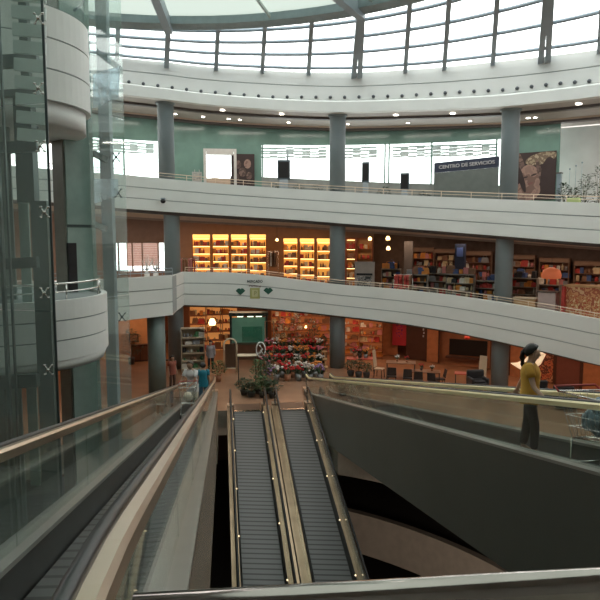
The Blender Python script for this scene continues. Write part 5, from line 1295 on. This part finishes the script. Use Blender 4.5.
# woman in yellow on the right walkway, facing up the slope towards the right
s_w = 8.40; a_w = 4.39
fx = Vector((math.cos(HEAD), math.sin(HEAD), 0))
wpos = T(a_w, s_w, z_down(s_w)+.004)
P = base_pose(1.62)
ang = -.42     # turned to the right of the picture
P.update({'wrl': (.20, .30, .93), 'pal': (.26, .31, .875), 'ell': (.02, .25, 1.10), 'elr': (.06, -.23, 1.12), 'wrr': (.24, -.26, .955), 'par': (.31, -.27, .90)})
P.update({'elr': (.06, -.22, 1.06), 'wrr': (.22, -.30, .93), 'par': (.28, -.35, .915), 'ell': (-.13, .22, 1.06), 'wrl': (-.20, .30, .90), 'pal': (-.215, .345, .86), 'palmr': (1, 0, 0), 'palml': (1, 0, 0)})
P['knr'] = (.09, -.10, .47); P['anr'] = (.09, -.10, .10); P['toer'] = (.22, -.115, .04); P['knl'] = (-.02, .10, .47); P['anl'] = (-.08, .10, .10); P['toel'] = (.05, .115, .04)
person('person in a yellow T-shirt and dark trousers riding the right walkway', Matrix.Translation(wpos) @ Matrix.Rotation(ang, 4, 'Z'), P,
       {'top': mat('mustard_cotton', (.80, .43, .08), .8, noise=.08, scale=8), 'bottom': mat('dark_trouser_cloth', (.012, .013, .018), .8), 'sleeve': .5, 'hem': .065}, 'ponytail', fem=True, skinm=M_skin2)
# man in white on the left walkway
s_m = 19.0; mp = T(-.88, s_m, z_down(s_m)+.004)
P = base_pose(1.72)
for k_ in ('chest', 'collar', 'neck', 'jaw', 'head', 'crown', 'shl', 'shr'): v = P[k_]; P[k_] = (v[0]+.06+.10*(v[2]-1.2), v[1], v[2]-.03)
P.update({'ell': (.22, .22, 1.12), 'wrl': (.42, .18, 1.02), 'pal': (.50, .18, 1.0), 'elr': (.22, -.22, 1.12), 'wrr': (.42, -.18, 1.02), 'parr': (0, 0, 0)}); P['par'] = (.50, -.18, 1.0); del P['parr']
P['knr'] = (-.06, -.1, .52); P['anr'] = (-.16, -.1, .10); P['toer'] = (-.03, -.11, .045)
person('person in a white T-shirt and pale shorts leaning on a trolley', Matrix.Translation(mp) @ Matrix.Rotation(R(248), 4, 'Z'), P,
       {'top': mat('white_cotton', (.72, .68, .68), .8, noise=.04), 'bottom': mat('cream_shorts', (.68, .62, .50), .8), 'sleeve': .6, 'leg': .5, 'hem': .12}, skinm=M_skin, hairm=mat('greying_hair', (.12, .09, .07), .6))
# person in teal at the foot of the left walkway
P = base_pose(1.66); P['look'] = (1, 0, 0)
person('person in a teal shirt and blue jeans, right of the one in white', Matrix.Translation(T(-.70, 24.0, 0.004+z_down(24.0))) @ Matrix.Rotation(R(100), 4, 'Z'), P,
       {'top': mat('teal_cotton', (.02, .20, .28), .8, noise=.08), 'bottom': mat('blue_jeans', (.09, .16, .24), .8), 'sleeve': .6}, skinm=M_skin)
# two figures in the shops
P = base_pose(1.7)
person('person in a grey top standing by the cream shelf on the ground floor', gplace(209, 33.2) @ Matrix.Rotation(R(-100), 4, 'Z'), P, {'top': mat('grey_cotton', (.28, .25, .26), .8), 'bottom': mat('dark_trouser_cloth', (.012, .013, .018), .8), 'sleeve': .95}, fem=True)
P = base_pose(1.6)
person('person with long dark hair in a rust red top behind the trolley', gplace(169.5, 29.4) @ Matrix.Rotation(R(-60), 4, 'Z'), P, {'top': mat('rust_cotton', (.30, .09, .06), .8), 'bottom': mat('brown_trousers', (.10, .05, .035), .8), 'sleeve': .6}, 'ponytail', fem=True)
# shopping trolleys
def trolley(M, label, m):
    o = thing('shopping_trolley', label, 'shopping trolley', M.translation)
    lo = [(-.38, -.19, .42), (.32, -.16, .42), (.32, .16, .42), (-.38, .19, .42)]; hi = [(-.46, -.28, .98), (.46, -.22, .88), (.46, .22, .88), (-.46, .28, .98)]
    b = MB(M)
    for L_ in (lo, hi): b.tube([Vector(p) for p in L_], .010, 6, True)
    for k in range(4):
        A_, B_ = Vector(lo[k]), Vector(lo[(k+1) % 4]); C_, D_ = Vector(hi[k]), Vector(hi[(k+1) % 4])
        n = 10 if k in (0, 2) else 6
        for i in range(n+1): b.tube([A_.lerp(B_, i/n), C_.lerp(D_, i/n)], .003, 4)
        for j in (.25, .5, .75): b.tube([A_.lerp(C_, j), B_.lerp(D_, j)], .003, 4)
    for i in range(8): b.tube([Vector(lo[0]).lerp(Vector(lo[1]), i/7), Vector(lo[3]).lerp(Vector(lo[2]), i/7)], .003, 4)
    b.build('basket', m, o)
    b = MB(M); b.tube([(-.46, -.28, .98), (-.56, -.27, 1.04), (-.56, .27, 1.04), (-.46, .28, .98)], .014, 8); b.build('handle', M_rd, o)
    b = MB(M)
    for sy in (-1, 1): b.tube([(-.38, sy*.19, .42), (-.42, sy*.22, .12), (.40, sy*.18, .12)], .012, 6); 
    b.tube([(-.42, -.22, .12), (-.42, .22, .12)], .012, 6); b.tube([(.40, -.18, .12), (.40, .18, .12)], .012, 6); b.build('chassis', m, o)
    for x, y in ((-.40, -.21), (-.40, .21), (.38, -.17), (.38, .17)):
        b = MB(M @ Matrix.Translation((x, y, .055)) @ Matrix.Rotation(PI/2, 4, 'X')); b.lathe([(.052, -.015), (.052, .015)], n=14); b.build('wheel', M_rubber, o)
    return o
sl = math.atan(.2126)
def onslope(a, s, zf, yaw): return Matrix.Translation(T(a, s, zf(s)+.004)) @ Matrix.Rotation(HEAD+PI/2, 4, 'Z') @ Matrix.Rotation(sl, 4, 'Y') @ Matrix.Rotation(yaw, 4, 'Z')
st = 6.55
Mt = onslope(4.42, st, z_down, PI)
trolley(Mt, 'wire shopping trolley holding a blue bag at the right edge, right walkway', M_chrome)
b = MB(Mt); 
for c0, rr in (((-.05, 0, .62), .20), ((.12, .03, .66), .17), ((-.18, -.03, .64), .15), ((.02, -.02, .80), .13)): b.ball(c0, rr, 12, (1, .8, .85))
b.v = [v+Vector((random.uniform(-.022, .022), random.uniform(-.022, .022), random.uniform(-.022, .022))) for v in b.v]
tag(b.build('shopping_bag', mat('blue_plastic_bag', (.20, .30, .37), .3, noise=.6, scale=9)), 'crumpled blue plastic bag lying in the right trolley', 'bag')
Mt = onslope(-.98, 17.85, z_down, PI+.0)
trolley(Mt, 'wire shopping trolley with pale bags in front of the person in white', M_chrome)
for i, c0 in enumerate(((-.2, 0, .60), (.12, .02, .60))):
    b = MB(Mt); b.ball(c0, .14, 10, (1, 1, 1.0)); tag(b.build('shopping_bag', mat('cream_bag', (.55, .48, .36), .5, noise=.15, scale=9)), 'pale shopping bag in the left trolley, %s one' % ['nearer', 'farther'][i], 'bag')

# ================================================================== LAMPS OF THE PLACE AND ADDED BASEMENT FILLS
def area(name, p, sx, sy, e, col, rz=0):
    l = bpy.data.lights.new(name, 'AREA'); l.shape = 'RECTANGLE'; l.size = sx; l.size_y = sy; l.energy = e; l.color = col
    o = bpy.data.objects.new(name, l); C.objects.link(o); o.location = p; o.rotation_euler = (0, 0, rz); return o
for i in range(12):
    ph = -28+8*i
    x = ring(ph, RR).x
    p = ring(ph, RR+3.9); p.z = T_b3_bot(x)-.45; area('ceiling_lamp', p, 2.4, .5, L2E, (1, .70, .48), -R(ph))
    p = ring(ph, RR+3.2); p.z = T_b2_bot(x)-.35; area('ceiling_lamp', p, 2.4, .5, L1E, (1, .58, .34), -R(ph))
    p = ring(ph, RR+2.6); p.z = T_ring_bot(x)-.2; area('ceiling_lamp', p, 2.4, .4, L3E, (1, .90, .80), -R(ph))
pl_ = bpy.data.lights.new('basement_fill', 'POINT'); pl_.energy = 260; pl_.color = (1, .82, .66); pl_.shadow_soft_size = .4  # unseen fill lights added to brighten the basement edge
for q in (T(3.0, 15.5, -3.2), T(8.5, 13, -3.2)):
    o = bpy.data.objects.new('basement_fill', pl_); C.objects.link(o); o.location = q
area('ceiling_lamp', ring(-6, RR+7.6)+Vector((0, 0, 2.9)), 5, .6, L1E*1.2, (1, .52, .25), 0)

# ================================================================== LIGHT
w = bpy.data.worlds.new('World'); bpy.context.scene.world = w; w.use_nodes = True
bg = w.node_tree.nodes['Background']; bg.inputs[0].default_value = (1.0, .985, .955, 1); bg.inputs[1].default_value = SKY
sc = bpy.context.scene
sc.view_settings.view_transform = 'Standard'; sc.view_settings.look = 'None'
sc.view_settings.exposure = 0.0; sc.view_settings.gamma = 1.0
